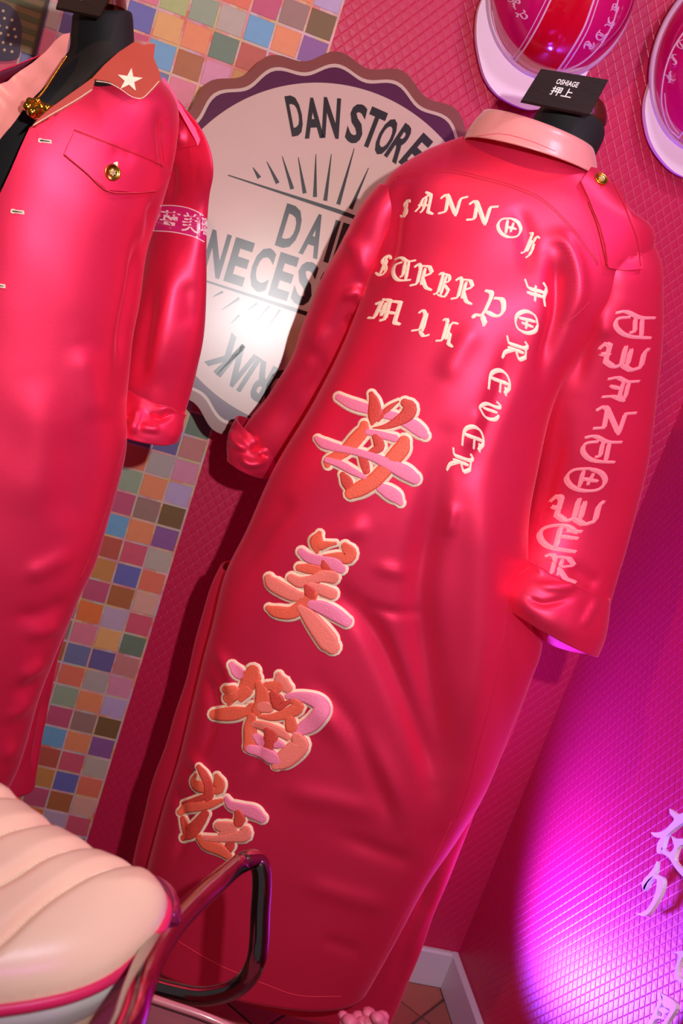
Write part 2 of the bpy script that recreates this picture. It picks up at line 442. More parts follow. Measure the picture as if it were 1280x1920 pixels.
# anchor: the green-grey square beside the panel edge under the left coat's cuff
A0 = onY(60+810/2.594, 760+100/2.594, 0)
z_anchor = A0[2]; rest = []; nsq = 0
for c in range(0, 22):
    for rr in range(-18, 22):
        z = z_anchor-rr*PZ; x = XE-.006-PX*(c+.5)+.004
        if z < .10 or z > 2.05: continue
        key = COLS[c % 10][rr % 10]
        P2 = project(np.array([[x, 0, z]]))[0]
        vis = -30 < P2[0] < 700 and -30 < P2[1] < 1640
        vis = vis and not (P2[1] > 560 and P2[0] < 20) and not (170 < P2[1] < 700 and P2[0] < 290) and not (P2[1] > 700 and P2[0] < 195-.34*(P2[1]-900) and P2[1] < 1500)
        vis = vis and not (math.hypot(x+.685, z-1.263) < .27)
        if vis and nsq < 295:
            o = bpy.data.objects.new('paper_square', pm[key][0]); COL.objects.link(o); o.location = (x, -.0012, z); o.parent = wp; nsq += 1
        else: rest.append((x, z, key))
V = []; F = []; mi = []; keys = list(PAL)
for x, z, k in rest:
    o = len(V); V += [(vx+x, vy-.0012, vz+z) for vx, vy, vz in pm[k][1]]; F += [tuple(i+o for i in f) for f in pm[k][2]]; mi += [keys.index(k)]*5
o = mk('paper_squares', V, F, None, wp, False, 'stuff')
for k in keys: o.data.materials.append(patch_mats[k])
o.data.polygons.foreach_set('material_index', mi)

# ------------------------------------------------------------------ nib lettering
LET = {
 'S': [[(.88,.80),(.60,.95),(.28,.80),(.30,.62),(.68,.48),(.78,.25),(.50,.06),(.08,.16)], [(.50,.90),(.46,.12)], [(.62,.72),(.60,.30)]],
 'A': [[(.30,1.0),(.62,.88),(.66,.14),(.95,.06)], [(.55,.92),(.22,.66),(.20,.34),(.02,.10)], [(.10,.40),(.66,.42)], [(.40,.74),(.40,.20),(.28,.08)]],
 'N': [[(.02,.72),(.16,.92),(.28,.88),(.28,.18),(.02,.06)], [(.24,.96),(.66,.10)], [(.66,.06),(.74,.86),(1.0,.98)]],
 'O': [[(.55,.98),(.18,.82),(.05,.45),(.22,.12),(.52,.02),(.85,.18),(.96,.55),(.82,.88),(.55,.98)], [(.40,.85),(.40,.16)], [(.40,.52),(.78,.50)], [(.64,.80),(.58,.30)]],
 'H': [[(.10,.88),(.28,.98),(.32,.85),(.32,.18),(.05,.05)], [(.32,.55),(.68,.62),(.74,.40),(.70,.15),(.52,.00)], [(.62,.62),(.62,.95),(.90,.92)], [(.45,.70),(.45,.24)]],
 'F': [[(.05,.78),(.25,.96),(.60,.88),(.95,.98)], [(.42,.90),(.42,.22),(.10,.04)], [(.60,.88),(.60,.20)], [(.25,.52),(.85,.55)]],
 'R': [[(.05,.78),(.20,.96),(.32,.86),(.32,.18),(.04,.04)], [(.32,.90),(.66,.98),(.84,.76),(.46,.50)], [(.46,.50),(.70,.14),(.98,.10)], [(.50,.86),(.50,.20)]],
 'E': [[(.85,.80),(.55,.96),(.18,.72),(.10,.38),(.34,.08),(.90,.14)], [(.48,.90),(.48,.10)], [(.48,.54),(.88,.62)], [(.62,.78),(.92,.90)]],
 'V': [[(.05,.75),(.20,.98),(.30,.82),(.26,.30),(.52,.02)], [(.52,.02),(.88,.36),(.86,.80),(.62,.96)], [(.52,.86),(.50,.20)]],
 'T': [[(.06,.84),(.30,.98),(.62,.86),(.98,.96)], [(.40,.80),(.10,.62),(.08,.28),(.36,.04),(.90,.14)], [(.52,.82),(.52,.26),(.40,.18)], [(.68,.84),(.68,.10)]],
 'B': [[(.05,.80),(.20,.97),(.30,.86),(.30,.14),(.06,.02)], [(.30,.92),(.70,.94),(.80,.74),(.46,.56)], [(.46,.56),(.90,.40),(.78,.08),(.30,.08)], [(.50,.88),(.50,.12)]],
 'Y': [[(.30,.98),(.52,.98),(.48,.72),(.30,.30),(.04,.24),(.06,.14)], [(.30,.30),(.44,.10),(.40,.02)], [(.62,.86),(.90,.90),(.98,.60),(.78,.40),(.42,.44)]],
 'M': [[(.0,.12),(.18,.16),(.24,.86),(.08,.70)], [(.24,.94),(.46,.98),(.50,.20),(.36,.10)], [(.48,.94),(.78,.98),(.80,.14),(.98,.10)], [(.36,.84),(.36,.30)], [(.24,.48),(.78,.50)]],
 'L': [[(.20,.82),(.34,.98),(.52,.90),(.44,.24),(.06,.10)], [(.44,.18),(.70,.02),(.95,.16)], [(.60,.90),(.58,.20)]],
 'K': [[(.12,.84),(.26,.98),(.36,.86),(.36,.16),(.04,.06)], [(.40,.52),(.62,.90),(.92,.92)], [(.40,.52),(.66,.46),(.70,.12),(.96,.06)], [(.52,.80),(.52,.24)]],
 'W': [[(.0,.66),(.10,.92),(.20,.84),(.18,.22),(.38,.04)], [(.38,.04),(.52,.18),(.52,.92)], [(.52,.18),(.74,.02),(.92,.20),(.92,.78),(1.0,.96)], [(.64,.84),(.64,.18)], [(.06,.50),(.22,.46)]],
 'I': [[(.10,.84),(.34,.98),(.60,.84),(.92,.94)], [(.52,.86),(.50,.20),(.66,.06)], [(.66,.84),(.66,.18)], [(.06,.10),(.34,.20),(.66,.06)], [(.20,.60),(.48,.52)]],
}
def letter(surf, ch, c, r, u, off=.0012, nib=(.070, .058), hair=.040, step=5.0, at=None):
    c = np.array(c, float); r = np.array(r, float); u = np.array(u, float)
    at = at or surf.at; L = []
    sc = (np.linalg.norm(r)+np.linalg.norm(u))/2
    nr = nib[0]*r/np.linalg.norm(r)*sc + nib[1]*u/np.linalg.norm(u)*sc
    for s in LET[ch]:
        P = catmull(s, 4) if len(s) > 3 and ch in 'SOETYVC' else np.array(s, float)
        P = np.array([c+(p[0]-.5)*r+(p[1]-.5)*u for p in P]); P = resample(P, step)
        for k, (a, w_) in enumerate(((nr, 1), (None, 1))):
            V = []; F = []
            T = np.gradient(P, axis=0); T /= np.linalg.norm(T, axis=1)[:, None]+1e-9
            for i, p in enumerate(P):
                h = nr if k == 0 else np.array([-T[i, 1], T[i, 0]])*hair*sc
                if k == 0 and i in (0, len(P)-1) and len(P) > 3: h = nr*.6
                V += [at(*(p-h), 0), at(*(p-h), off), at(*p, off*1.35), at(*(p+h), off), at(*(p+h), 0)]
            for i in range(len(P)-1):
                for j in range(4): F.append((i*5+j, i*5+j+1, i*5+5+j+1, i*5+5+j))
            F += [(0, 1, 2), (0, 2, 4), (2, 3, 4)]; n = (len(P)-1)*5; F += [(n, n+1, n+2), (n, n+2, n+4), (n+2, n+3, n+4)]
            L.append((V, F))
    return merge(L)
def text_tris(body, weight=0.0):
    cu = bpy.data.curves.new('tmp', 'FONT'); cu.body = body; cu.offset = weight; cu.resolution_u = 3; cu.align_x = 'CENTER'; cu.align_y = 'CENTER'
    o = bpy.data.objects.new('tmp', cu); COL.objects.link(o); bpy.context.view_layer.update()
    me = o.evaluated_get(bpy.context.evaluated_depsgraph_get()).to_mesh()
    V = np.array([v.co[:] for v in me.vertices]); F = [tuple(p.vertices) for p in me.polygons]
    bpy.data.objects.remove(o); bpy.data.curves.remove(cu)
    mn_, mx_ = V.min(0), V.max(0); V = (V-(mn_+mx_)/2)/(mx_-mn_+[0, 0, 1])
    return V[:, :2], F
def solid_text(body, fn, weight=0.0, off=.001):
    """fn(x,y,h): unit box coords -> 3D"""
    V, F = text_tris(body, weight); k = len(V)
    from collections import Counter
    E = set()
    for f in F:
        for a, b in zip(f, list(f[1:])+[f[0]]): E.add((a, b))
    W = [fn(x, y, off) for x, y in V]+[fn(x, y, 0) for x, y in V]
    G = [tuple(f) for f in F]+[(b, a, a+k, b+k) for a, b in E if (b, a) not in E]
    return W, G

# ------------------------------------------------------------------ round shop sign
SCX, SCZ, SR = -.6853, 1.2630, .26665
sg = thing('round_shop_sign', 'large round scalloped sign with black lettering hung between the two coats', 'sign', (SCX, 0, SCZ))
def disc(r_fn, y0, y1, n=240):
    V = [(SCX, y0, SCZ)]; F = []
    for y in (y0, y1):
        for i in range(n):
            a = 2*math.pi*i/n; r = r_fn(a); V.append((SCX+r*math.cos(a), y, SCZ+r*math.sin(a)))
    for i in range(n):
        j = (i+1) % n; F.append((0, 1+i, 1+j)); F.append((1+i, 1+n+i, 1+n+j, 1+j))
    return V, F
def scal(base, amp):
    def f(a): return SR*(base+amp*math.cos(19*(a-math.radians(103))))
    return f
SBROWN = mat('sign_brown_print', (128, 66, 60), rough=.3, var=.10, vscale=30)
SPLUM = mat('sign_plum_print', (84, 30, 66), rough=.25, var=.04)
SLINE = mat('sign_cream_line', (196, 172, 158), rough=.3)
SFACE = mat('sign_cream_face', (200, 172, 160), rough=.27, var=.05, vscale=18)
SINK = mat('sign_black_print', (40, 32, 34), rough=.27)
mk('sign_border', *disc(scal(1.150, .030), -.0250, -.003), SBROWN, sg, False, label='brown scalloped outer border')
mk('wavy_line', *disc(scal(1.085, .026), -.0258, -.0250), SLINE, sg, False, label='thin cream wavy line')
mk('sign_ring', *disc(scal(1.065, .026), -.0264, -.0258), SPLUM, sg, False, label='dark plum ring')
mk('sign_face', *disc(lambda a: SR, -.0270, -.0264), SFACE, sg, False, label='cream round face')
YS = -.0270
def sign_text(body, cx, cz, wdt, h, rot=0, wt=.035):
    c, s = math.cos(rot), math.sin(rot)
    def fn(x, y, o): return (SCX+SR*(cx+x*wdt*c-y*h*s), YS-o, SCZ+SR*(cz+x*wdt*s+y*h*c))
    return solid_text(body, fn, wt, .0006)
L = []
def wq(x, y): w_ = onY(x, y, YS); return ((w_[0]-SCX)/SR, (w_[2]-SCZ)/SR)
for ch, px_, py_, wd in (('D', 554, 218, .080), ('A', 588, 223, .112), ('N', 622, 223, .100), ('S', 669, 234, .096), ('T', 700, 243, .100), ('O', 724, 259, .088), ('R', 751, 272, .088), ('E', 779, 288, .080)):
    x_, z_ = wq(px_, py_); L.append(sign_text(ch, x_, z_, wd, .225, math.atan2(z_, x_)-math.pi/2))
mk('sign_lettering', *merge(L), SINK, sg, False, label='arched black words DAN STORE')
L = []
for ch, x in zip("DAILY", (-.235, -.09, .02, .11, .235)): L.append(sign_text(ch, x, .125, .115 if ch != 'I' else .03, .25))
mk('sign_lettering', *merge(L), SINK, sg, False, label='black word DAILY')
L = []
for ch, x in zip("NECESSITIES", (-.60, -.46, -.325, -.19, -.06, .075, .165, .25, .34, .45, .58)): L.append(sign_text(ch, x, -.155, .115 if ch != 'I' else .028, .26))
mk('sign_lettering', *merge(L), SINK, sg, False, label='black word NECESSITIES')
L = []
for ch, a, wd in zip("KNIRD", (-119.8, -112.4, -106.2, -100.6, -93.4), (.12, .12, .028, .115, .115)):
    a = math.radians(a); L.append(sign_text(ch, .79*math.cos(a), .79*math.sin(a), wd, .235, a-math.pi/2))
mk('sign_lettering', *merge(L), SINK, sg, False, label='black word DRINK upside down along the bottom')
def sline(p0, p1, w0, w1):
    p0 = np.array(p0); p1 = np.array(p1); d = p1-p0; n = np.array([-d[1], d[0]])/np.linalg.norm(d)
    Q = [p0+n*w0, p0-n*w0, p1-n*w1, p1+n*w1]
    return [(SCX+SR*q[0], y, SCZ+SR*q[1]) for y in (YS, YS-.0006) for q in Q], [(4, 5, 6, 7)]+[(i, (i+1) % 4, 4+(i+1) % 4, 4+i) for i in range(4)]
def wpt(x, y): w_ = onY(x, y, YS); return ((w_[0]-SCX)/SR, (w_[2]-SCZ)/SR)
L = [sline((-.66, .292), (0, .300), .003, .012), sline((0, .300), (.66, .292), .012, .003)]
L += [sline((-.64, -.318), (0, -.318), .005, .012), sline((0, -.318), (.64, -.318), .012, .005)]
for (x0, y0, x1, y1) in ((474,317,486,337),(500,306,520,347),(529,296,547,358),(559,298,570,366),(592,292,589,373),(621,292,608,380),(664,281,632,387),(690,318,655,395)):
    L.append(sline(wpt(x0, y0), wpt(x1, y1), .002, .012))
for k in range(1, 7):
    a = math.radians(90-12*k-6); L.append(sline((.10+.60*math.cos(a)*.9, .36+.30*math.sin(a)), (.10+.36*math.cos(a), .36+.06*math.sin(a)), .002, .012))
for (x0, y0, x1, y1) in ((399,558,417,549),(415,582,447,561),(432,607,447,592),(462,583,480,570),(478,604,502,575),(500,612,522,582)):
    L.append(sline(wpt(x0, y0), wpt(x1, y1), .002, .008))
for q_ in L: mk('sunburst_ray', *q_, SINK, sg, False)

# the sign hangs slightly off parallel: its lower edge stands out from the wall
G0 = onY(485, 605, -.05); nn = (CC-G0)/np.linalg.norm(CC-G0)+(fl-G0)/np.linalg.norm(fl-G0); nn /= np.linalg.norm(nn)
sg_c = np.array([SCX, 0, SCZ]); sfac = .972
sg.location = Vector(CC+(sg_c+np.array([0, -.025, 0])-CC)*sfac); sg.scale = (sfac,)*3
sg.rotation_euler = Vector((0, -1, 0)).rotation_difference(Vector(nn)).to_euler()

# ------------------------------------------------------------------ framed print upper left
ptr = thing('picture_panel', 'green striped wall print with a navy polka-dot shape at the upper left corner', 'poster', onY(30, 60, -.004))
def onwall(Yw):
    def fn(px, py, off): p = onY(px, py, Yw); return np.array([p[0], Yw-off, p[2]])
    return fn
Bq = onY(66, 106, -.002)
mk('board', *box(Bq[0]-.35, Bq[0], -.006, -.0022, Bq[2], Bq[2]+.4), mat('olive_print', (112, 92, 58), rough=.5, var=.1, vscale=30), ptr, False)
L = []
for k in range(16): L.append(box(Bq[0]-.34, Bq[0]-.006, -.0066, -.006, Bq[2]+.010+k*.0165, Bq[2]+.018+k*.0165))
mk('stripes', *merge(L), mat('green_print', (74, 80, 48), rough=.5), ptr, False)
mk('edge_strip', *box(Bq[0]-.004, Bq[0]+.001, -.009, -.0022, Bq[2], Bq[2]+.4), mat('dark_edge', (46, 34, 40), rough=.4), ptr, False)
mk('navy_shape', *patch([(-30, 0), (8, 5), (30, 22), (40, 48), (38, 80), (30, 112), (-30, 100)], onwall(-.0066), .0015, 10, 4), mat('navy_print', (50, 42, 68), rough=.5), ptr, False)
L = []
for iy in range(7):
    for ix in range(5):
        x = -22+ix*14-iy*3.5+(iy % 2)*6; y = 14+iy*14+ix*3.2
        if x < 33 and y < 104 and (x < 10+y*.35): L.append(patch([(x+3.0*math.cos(t*1.047), y+3.0*math.sin(t*1.047)) for t in range(6)], onwall(-.0081), .0003, 10))
mk('polka_dots', *merge(L), mat('cream_dots', (196, 170, 130), rough=.5), ptr, False)

# ------------------------------------------------------------------ COAT 1 (back view)
c1 = thing('long_coat', 'red satin long coat seen from behind, cream blackletter and four large kanji', 'coat', (-.50, -.38, .15))
S1 = Surf(); S1s = Surf()
YL, YR = -.34, -.46
def rows1(R, yl=YL, yr=YR): return [(a, b, c, d, yl, yr, bn, bf) for a, b, c, d, bn, bf in R]
body_rows = rows1([
 (905, 240, 1092, 296, .035, .035),
 (868, 262, 1122, 330, .062, .055),
 (790, 290, 1184, 396, .080, .07),
 (722, 345, 1226, 446, .090, .08),
 (712, 440, 1190, 545, .100, .09),
 (690, 520, 1110, 640, .105, .09),
 (650, 630, 1045, 735, .104, .09),
 (592, 745, 1012, 850, .104, .09),
 (520, 868, 990, 965, .104, .09),
 (462, 990, 990, 1095, .104, .09),
 (422, 1076, 1016, 1200, .104, .09),
 (396, 1180, 992, 1280, .104, .09),
 (365, 1300, 950, 1385, .104, .09),
 (338, 1410, 908, 1482, .104, .09),
 (310, 1500, 862, 1560, .102, .085),
 (284, 1590, 800, 1650, .10, .08),
 (262, 1680, 745, 1752, .10, .075),
 (246, 1740, 688, 1852, .10, .07)])
CREASE1 = [
 ([(830, 820), (805, 980), (785, 1120), (800, 1260), (820, 1400), (810, 1560)], 30, -.017),
 ([(900, 860), (905, 1000), (900, 1150), (885, 1300), (860, 1450)], 36, .012),
 ([(620, 1090), (690, 1170), (740, 1270), (790, 1400), (810, 1480)], 18, -.013),
 ([(560, 1300), (640, 1360), (720, 1460), (760, 1560)], 26, .008),
 ([(600, 1280), (660, 1370), (710, 1470), (740, 1560)], 18, -.010),
 ([(660, 1130), (740, 1150), (790, 1160)], 10, -.003),
 ([(700, 1060), (770, 1080)], 12, .003),
 ([(1036, 470), (1044, 520), (1044, 590), (1028, 660), (1010, 740)], 16, -.014),
 ([(1020, 446), (1060, 452), (1082, 500), (1084, 560), (1062, 620)], 13, .007),
 ([(770, 340), (740, 400), (728, 470), (700, 540)], 16, -.010),
 ([(960, 620), (940, 720), (900, 820), (870, 930)], 20, -.005),
 ([(900, 600), (860, 660), (830, 720)], 22, .004),
 ([(960, 380), (985, 440), (990, 520)], 18, -.004),
 ([(700, 980), (640, 1000), (560, 1040)], 20, .005),
 ([(560, 930), (500, 980), (440, 1080)], 22, -.006),
 ([(400, 1210), (430, 1260), (440, 1320)], 10, .006),
 ([(385, 1260), (400, 1330), (380, 1420)], 9, -.007),
 ([(350, 1410), (380, 1450), (375, 1500)], 10, .006),
 ([(330, 1470), (345, 1540), (330, 1620)], 9, -.006),
 ([(470, 1340), (490, 1400), (470, 1460)], 12, -.004),
 ([(520, 1480), (620, 1500), (720, 1530)], 20, .004),
 ([(620, 1560), (720, 1600), (780, 1620)], 16, -.004),
 ([(560, 1650), (650, 1680), (740, 1700)], 18, .004),
 ([(600, 1760), (680, 1790)], 12, -.003),
 ([(850, 940), (840, 1010)], 12, .004),
 ([(905, 760), (880, 850)], 14, .004)]
V, F = loft(body_rows, 300, 16, 2.35); V = wrinkle(V, F, CREASE1, (.0022, 13, 3))
S1.add(V, F)
body1 = mk('back_panel', V, F, SATIN, c1, solid=.0015)
# front half seen through both side slits
fr = rows1([
 (415, 1060, 1010, 1200, .060, .11), (392, 1108, 1012, 1215, .060, .11), (368, 1190, 990, 1290, .06, .11), (346, 1285, 950, 1392, .06, .11),
 (318, 1372, 906, 1480, .06, .11), (290, 1452, 866, 1585, .06, .11), (270, 1530, 826, 1684, .06, .11), (252, 1610, 792, 1773, .06, .11),
 (232, 1700, 755, 1868, .06, .11), (225, 1760, 735, 1915, .06, .11)], -.30, -.40)
V, F = loft(fr, 120, 8, 2.2); V = wrinkle(V, F, [([(820, 1600), (780, 1740), (720, 1880)], 9, -.006), ([(800, 1700), (760, 1800)], 8, .006)], (.003, 12, 5))
mk('front_panel', V, F, SATIN, c1, solid=.0015)
# sleeves
slR = [(1090, 400, 1212, 440, -.46, -.42, .035, .04), (1062, 470, 1240, 492, -.48, -.42, .058, .055), (1052, 530, 1243, 560, -.48, -.42, .062, .06), (1030, 600, 1242, 640, -.46, -.42, .066, .06),
       (1004, 720, 1232, 745, -.44, -.41, .066, .06), (1001, 820, 1217, 850, -.43, -.41, .064, .06), (992, 920, 1194, 950, -.42, -.41, .060, .055),
       (974, 1010, 1170, 1035, -.44, -.41, .056, .05), (955, 1080, 1142, 1130, -.48, -.42, .052, .05)]
V, F = loft(slR, 110, 14, 2.1)
V = wrinkle(V, F, [([(1095, 520), (1075, 620), (1040, 700), (1010, 760)], 16, .010), ([(1130, 520), (1100, 620), (1075, 740)], 20, -.008),
                   ([(1060, 800), (1030, 900), (1010, 980)], 14, -.005), ([(1110, 560), (1140, 640)], 18, .004), ([(1060, 1060), (1100, 1085), (1125, 1100)], 14, -.006)], (.002, 18, 7))
S1.add(V, F); S1s.add(V, F); mk('sleeve', V, F, SATIN, c1, solid=.0015)
slL = [(712, 345, 775, 365, -.36, -.36, .03, .03), (678, 385, 752, 430, -.34, -.35, .045, .045), (640, 455, 730, 520, -.32, -.33, .052, .05),
       (602, 530, 700, 590, -.30, -.31, .055, .05), (572, 600, 672, 650, -.28, -.29, .055, .05), (540, 680, 632, 725, -.26, -.27, .052, .05),
       (500, 745, 600, 790, -.24, -.25, .048, .045), (462, 795, 552, 850, -.23, -.24, .044, .04), (448, 818, 535, 872, -.22, -.23, .042, .04)]
V, F = loft(slL, 100, 12, 2.1)
V = wrinkle(V, F, [([(640, 440), (672, 470), (690, 540)], 16, .006), ([(640, 560), (670, 545), (675, 575)], 8, .010), ([(655, 590), (665, 620)], 10, -.012),
                   ([(560, 640), (600, 690), (560, 760)], 16, -.005), ([(610, 600), (575, 700)], 16, .005)], (.0025, 18, 9))
S1.add(V, F); S1s.add(V, F); mk('sleeve', V, F, SATIN, c1, solid=.0015)
# turned back cuffs
cuR = [(968, 1042, 1145, 1118, -.50, -.43, .060, .056), (946, 1078, 1141, 1150, -.515, -.43, .066, .060), (934, 1108, 1134, 1184, -.52, -.44, .068, .062), (938, 1136, 1122, 1222, -.52, -.44, .066, .060)]
V, F = loft(cuR, 110, 10, 2.1)
V = wrinkle(V, F, [([(985, 1118), (1020, 1132), (1080, 1118)], 7, -.006), ([(1000, 1098), (1050, 1102), (1085, 1095)], 7, .006), ([(1120, 1120), (1085, 1180)], 6, .005), ([(1000, 1050), (1020, 1080)], 7, .004)], (.002, 30, 12))
S1.add(V, F); mk('cuff', V, F, SATIN, c1, solid=.003)
V, F = loft([(990, 1110, 1120, 1165, -.49, -.42, .045, .05), (962, 1150, 1120, 1210, -.50, -.42, .04, .062), (996, 1200, 1112, 1218, -.48, -.42, .02, .06)], 80, 6, 2.0)
mk('sleeve_lining', V, F, SATIN, c1, solid=.0015)
cuL = [(446, 782, 542, 842, -.215, -.235, .052, .048), (434, 806, 528, 862, -.215, -.235, .056, .05), (429, 830, 518, 882, -.215, -.235, .056, .05), (430, 853, 506, 893, -.215, -.235, .052, .048)]
V, F = loft(cuL, 90, 10, 2.0)
V = wrinkle(V, F, [([(438, 805), (445, 830), (466, 845)], 6, .008), ([(470, 805), (490, 820), (484, 840), (462, 842)], 8, -.012), ([(452, 855), (470, 868), (500, 860)], 6, .009), ([(485, 860), (500, 852)], 5, -.008)], (.003, 40, 15))
S1.add(V, F); mk('cuff', V, F, SATIN, c1, solid=.003)
# collar
V, F = loft([(868, 270, 1118, 330, -.36, -.47, .092, .05), (880, 244, 1117, 306, -.37, -.46, .084, .05), (898, 222, 1113, 284, -.38, -.46, .074, .05), (908, 214, 1108, 276, -.38, -.46, .068, .05), (918, 222, 1098, 280, -.385, -.455, .056, .05)], 120, 8, 2.0)
S1c = Surf(); S1c.add(V, F)
mk('collar', V, F, PINKS, c1, solid=.002, label='pale pink satin collar')
# seams on the back
def seam(surf, pts, r, m, parent, name='seam', off=.001):
    P = resample(catmull(pts, 8), 5); Q = [surf.at(p[0], p[1], off) for p in P]
    return mk(name, *tube(Q, r, 6), m, parent)
for dy in (0, 5): seam(S1, [(745, 332+dy), (800, 321+dy), (840, 319+dy), (895, 330+dy), (960, 348+dy), (1015, 372+dy), (1062, 415+dy), (1100, 465+dy), (1120, 492+dy)], .0007, SEAM, c1, off=.0004)
seam(S1, [(1050, 615), (1080, 590), (1105, 565)], .0006, STITCH, c1, off=.0004)
seam(S1, [(948, 1165), (935, 1250), (915, 1330), (895, 1400), (875, 1480), (856, 1532)], .0008, SEAM, c1, off=.0004)
seam(S1, [(846, 1540), (826, 1583), (784, 1667), (742, 1742), (700, 1828)], .0005, STITCH, c1, name='hem_stitch', off=.0008)
seam(S1, [(332, 1777-14), (393, 1800), (440, 1822), (500, 1846), (560, 1866), (640, 1868)], .0005, STITCH, c1, name='hem_stitch', off=.0008)
seam(S1, [(968, 1082), (1000, 1060), (1030, 1050), (1060, 1072), (1100, 1100)], .0005, STITCH, c1, name='hem_stitch', off=.0012)
seam(S1c, [(895, 256), (940, 252), (990, 264), (1040, 284)], .0004, STITCH, c1, name='hem_stitch', off=.001)
# epaulette and gold button
def on1(off0=0):
    return lambda x, y, o: S1.at(x, y, o+off0)
mk('epaulette', *patch([(1102, 320), (1122, 326), (1143, 343), (1160, 375), (1180, 412), (1194, 450), (1201, 506), (1170, 508), (1137, 502), (1132, 460), (1122, 424), (1102, 376), (1086, 343)], on1(.004), .003, 7), SATIN, c1)
seam(S1, [(1100, 380), (1116, 420), (1126, 460), (1134, 498)], .0005, SEAM, c1, name='hem_stitch', off=.0078)
seam(S1, [(1136, 342), (1155, 376), (1174, 412), (1188, 450), (1195, 500)], .0005, SEAM, c1, name='hem_stitch', off=.0078)
def button(surf, x, y, r, parent, off):
    p, n = surf.hit(x, y); n = Vector(n); p = Vector(p)+n*off
    a = n.orthogonal().normalized(); b2 = n.cross(a); prof = [(0, .0008), (.45, .0008), (.60, .0006), (.78, .0012), (.92, .0020), (1.0, .0014), (1.0, -.001)]
    V = []; F = []; k = 28
    for rr, h in prof:
        for j in range(k):
            t = 2*math.pi*j/k; V.append(p+(a*math.cos(t)+b2*math.sin(t))*r*rr+n*h)
    for i in range(len(prof)-1):
        for j in range(k): F.append((i*k+j, i*k+(j+1) % k, (i+1)*k+(j+1) % k, (i+1)*k+j))
    o = mk('button', V, F, GOLD, parent, label='gold button')
    V2 = []; F2 = []
    for t in range(3):
        ang = t*math.pi/3; d = a*math.cos(ang)+b2*math.sin(ang); e = a*-math.sin(ang)+b2*math.cos(ang); q = len(V2)
        V2 += [p+d*r*.4*s1+e*r*.09*s2+n*h for h in (.0008, .0020) for s1, s2 in ((-1, -1), (1, -1), (1, 1), (-1, 1))]
        F2 += [tuple(q+i for i in f) for f in [(4, 5, 6, 7), (0, 1, 5, 4), (1, 2, 6, 5), (2, 3, 7, 6), (3, 0, 4, 7)]]
    mk('button_emblem', V2, F2, mat('pale_gold', (240, 214, 150), rough=.3, metal=1), o, False)
    return o
button(S1, 1119, 343, .0085, c1, .008)

# blackletter embroidery on the back (photo crop frame 680,320 at 3.2x)
def k4(x, y): return (680+x/3.2, 320+y/3.2)
def put(surf, ch, cx, cy, r, u, m, parent, conv, sc, **kw):
    c = conv(cx, cy); r = (r[0]/sc, r[1]/sc); u = (u[0]/sc, u[1]/sc)
    return mk('embroidered_letter', *letter(surf, ch, c, r, u, **kw), m, parent, False)
for ch, cx, cy, r, u in [
 ('S', 258, 228, (48, 5), (30, -125)), ('A', 385, 198, (115, 12), (35, -135)), ('N', 540, 210, (160, 25), (22, -135)), ('N', 715, 258, (170, 50), (25, -140)),
 ('O', 877, 342, (150, 40), (14, -118)), ('H', 1005, 450, (72, 45), (62, -145)),
 ('S', 128, 570, (75, 12), (50, -140)), ('T', 245, 595, (130, 22), (25, -145)), ('R', 362, 640, (135, 40), (35, -150)), ('B', 484, 688, (88, 38), (45, -150)),
 ('R', 606, 722, (130, 45), (38, -150)), ('Y', 755, 835, (175, 62), (30, -215)),
 ('M', 150, 848, (195, 40), (50, -145)), ('L', 360, 915, (118, 35), (38, -155)), ('K', 508, 970, (110, 42), (45, -160)),
 ('F', 1030, 728, (-20, 150), (145, 38)), ('O', 982, 908, (-22, 140), (140, 30)), ('R', 912, 1075, (-42, 140), (145, 48)), ('E', 820, 1265, (-42, 155), (140, 50)),
 ('V', 760, 1435, (-22, 130), (130, 38)), ('E', 662, 1603, (-42, 155), (140, 50)), ('R', 583, 1748, (-50, 140), (140, 50))]:
    put(S1, ch, cx, cy, r, u, IVORY, c1, k4, 3.2)
def k5(x, y): return (940+x/2.743, 540+y/2.743)
for ch, cx, cy, r, u in [('T', 680, 192, (215, 45), (5, -130)), ('W', 620, 352, (245, 38), (30, -130)), ('I', 612, 522, (190, 28), (30, -125)), ('N', 578, 684, (200, 50), (25, -140)),
 ('T', 508, 832, (200, 42), (25, -130)), ('O', 432, 984, (215, 35), (28, -120)), ('W', 378, 1140, (265, 40), (35, -140)), ('E', 296, 1282, (240, 62), (35, -140)), ('R', 300, 1440, (190, 55), (30, -125))]:
    put(S1 if ch != 'R' else S1s, ch, cx, cy, r, u, SLEEVT, c1, k5, 2.743)

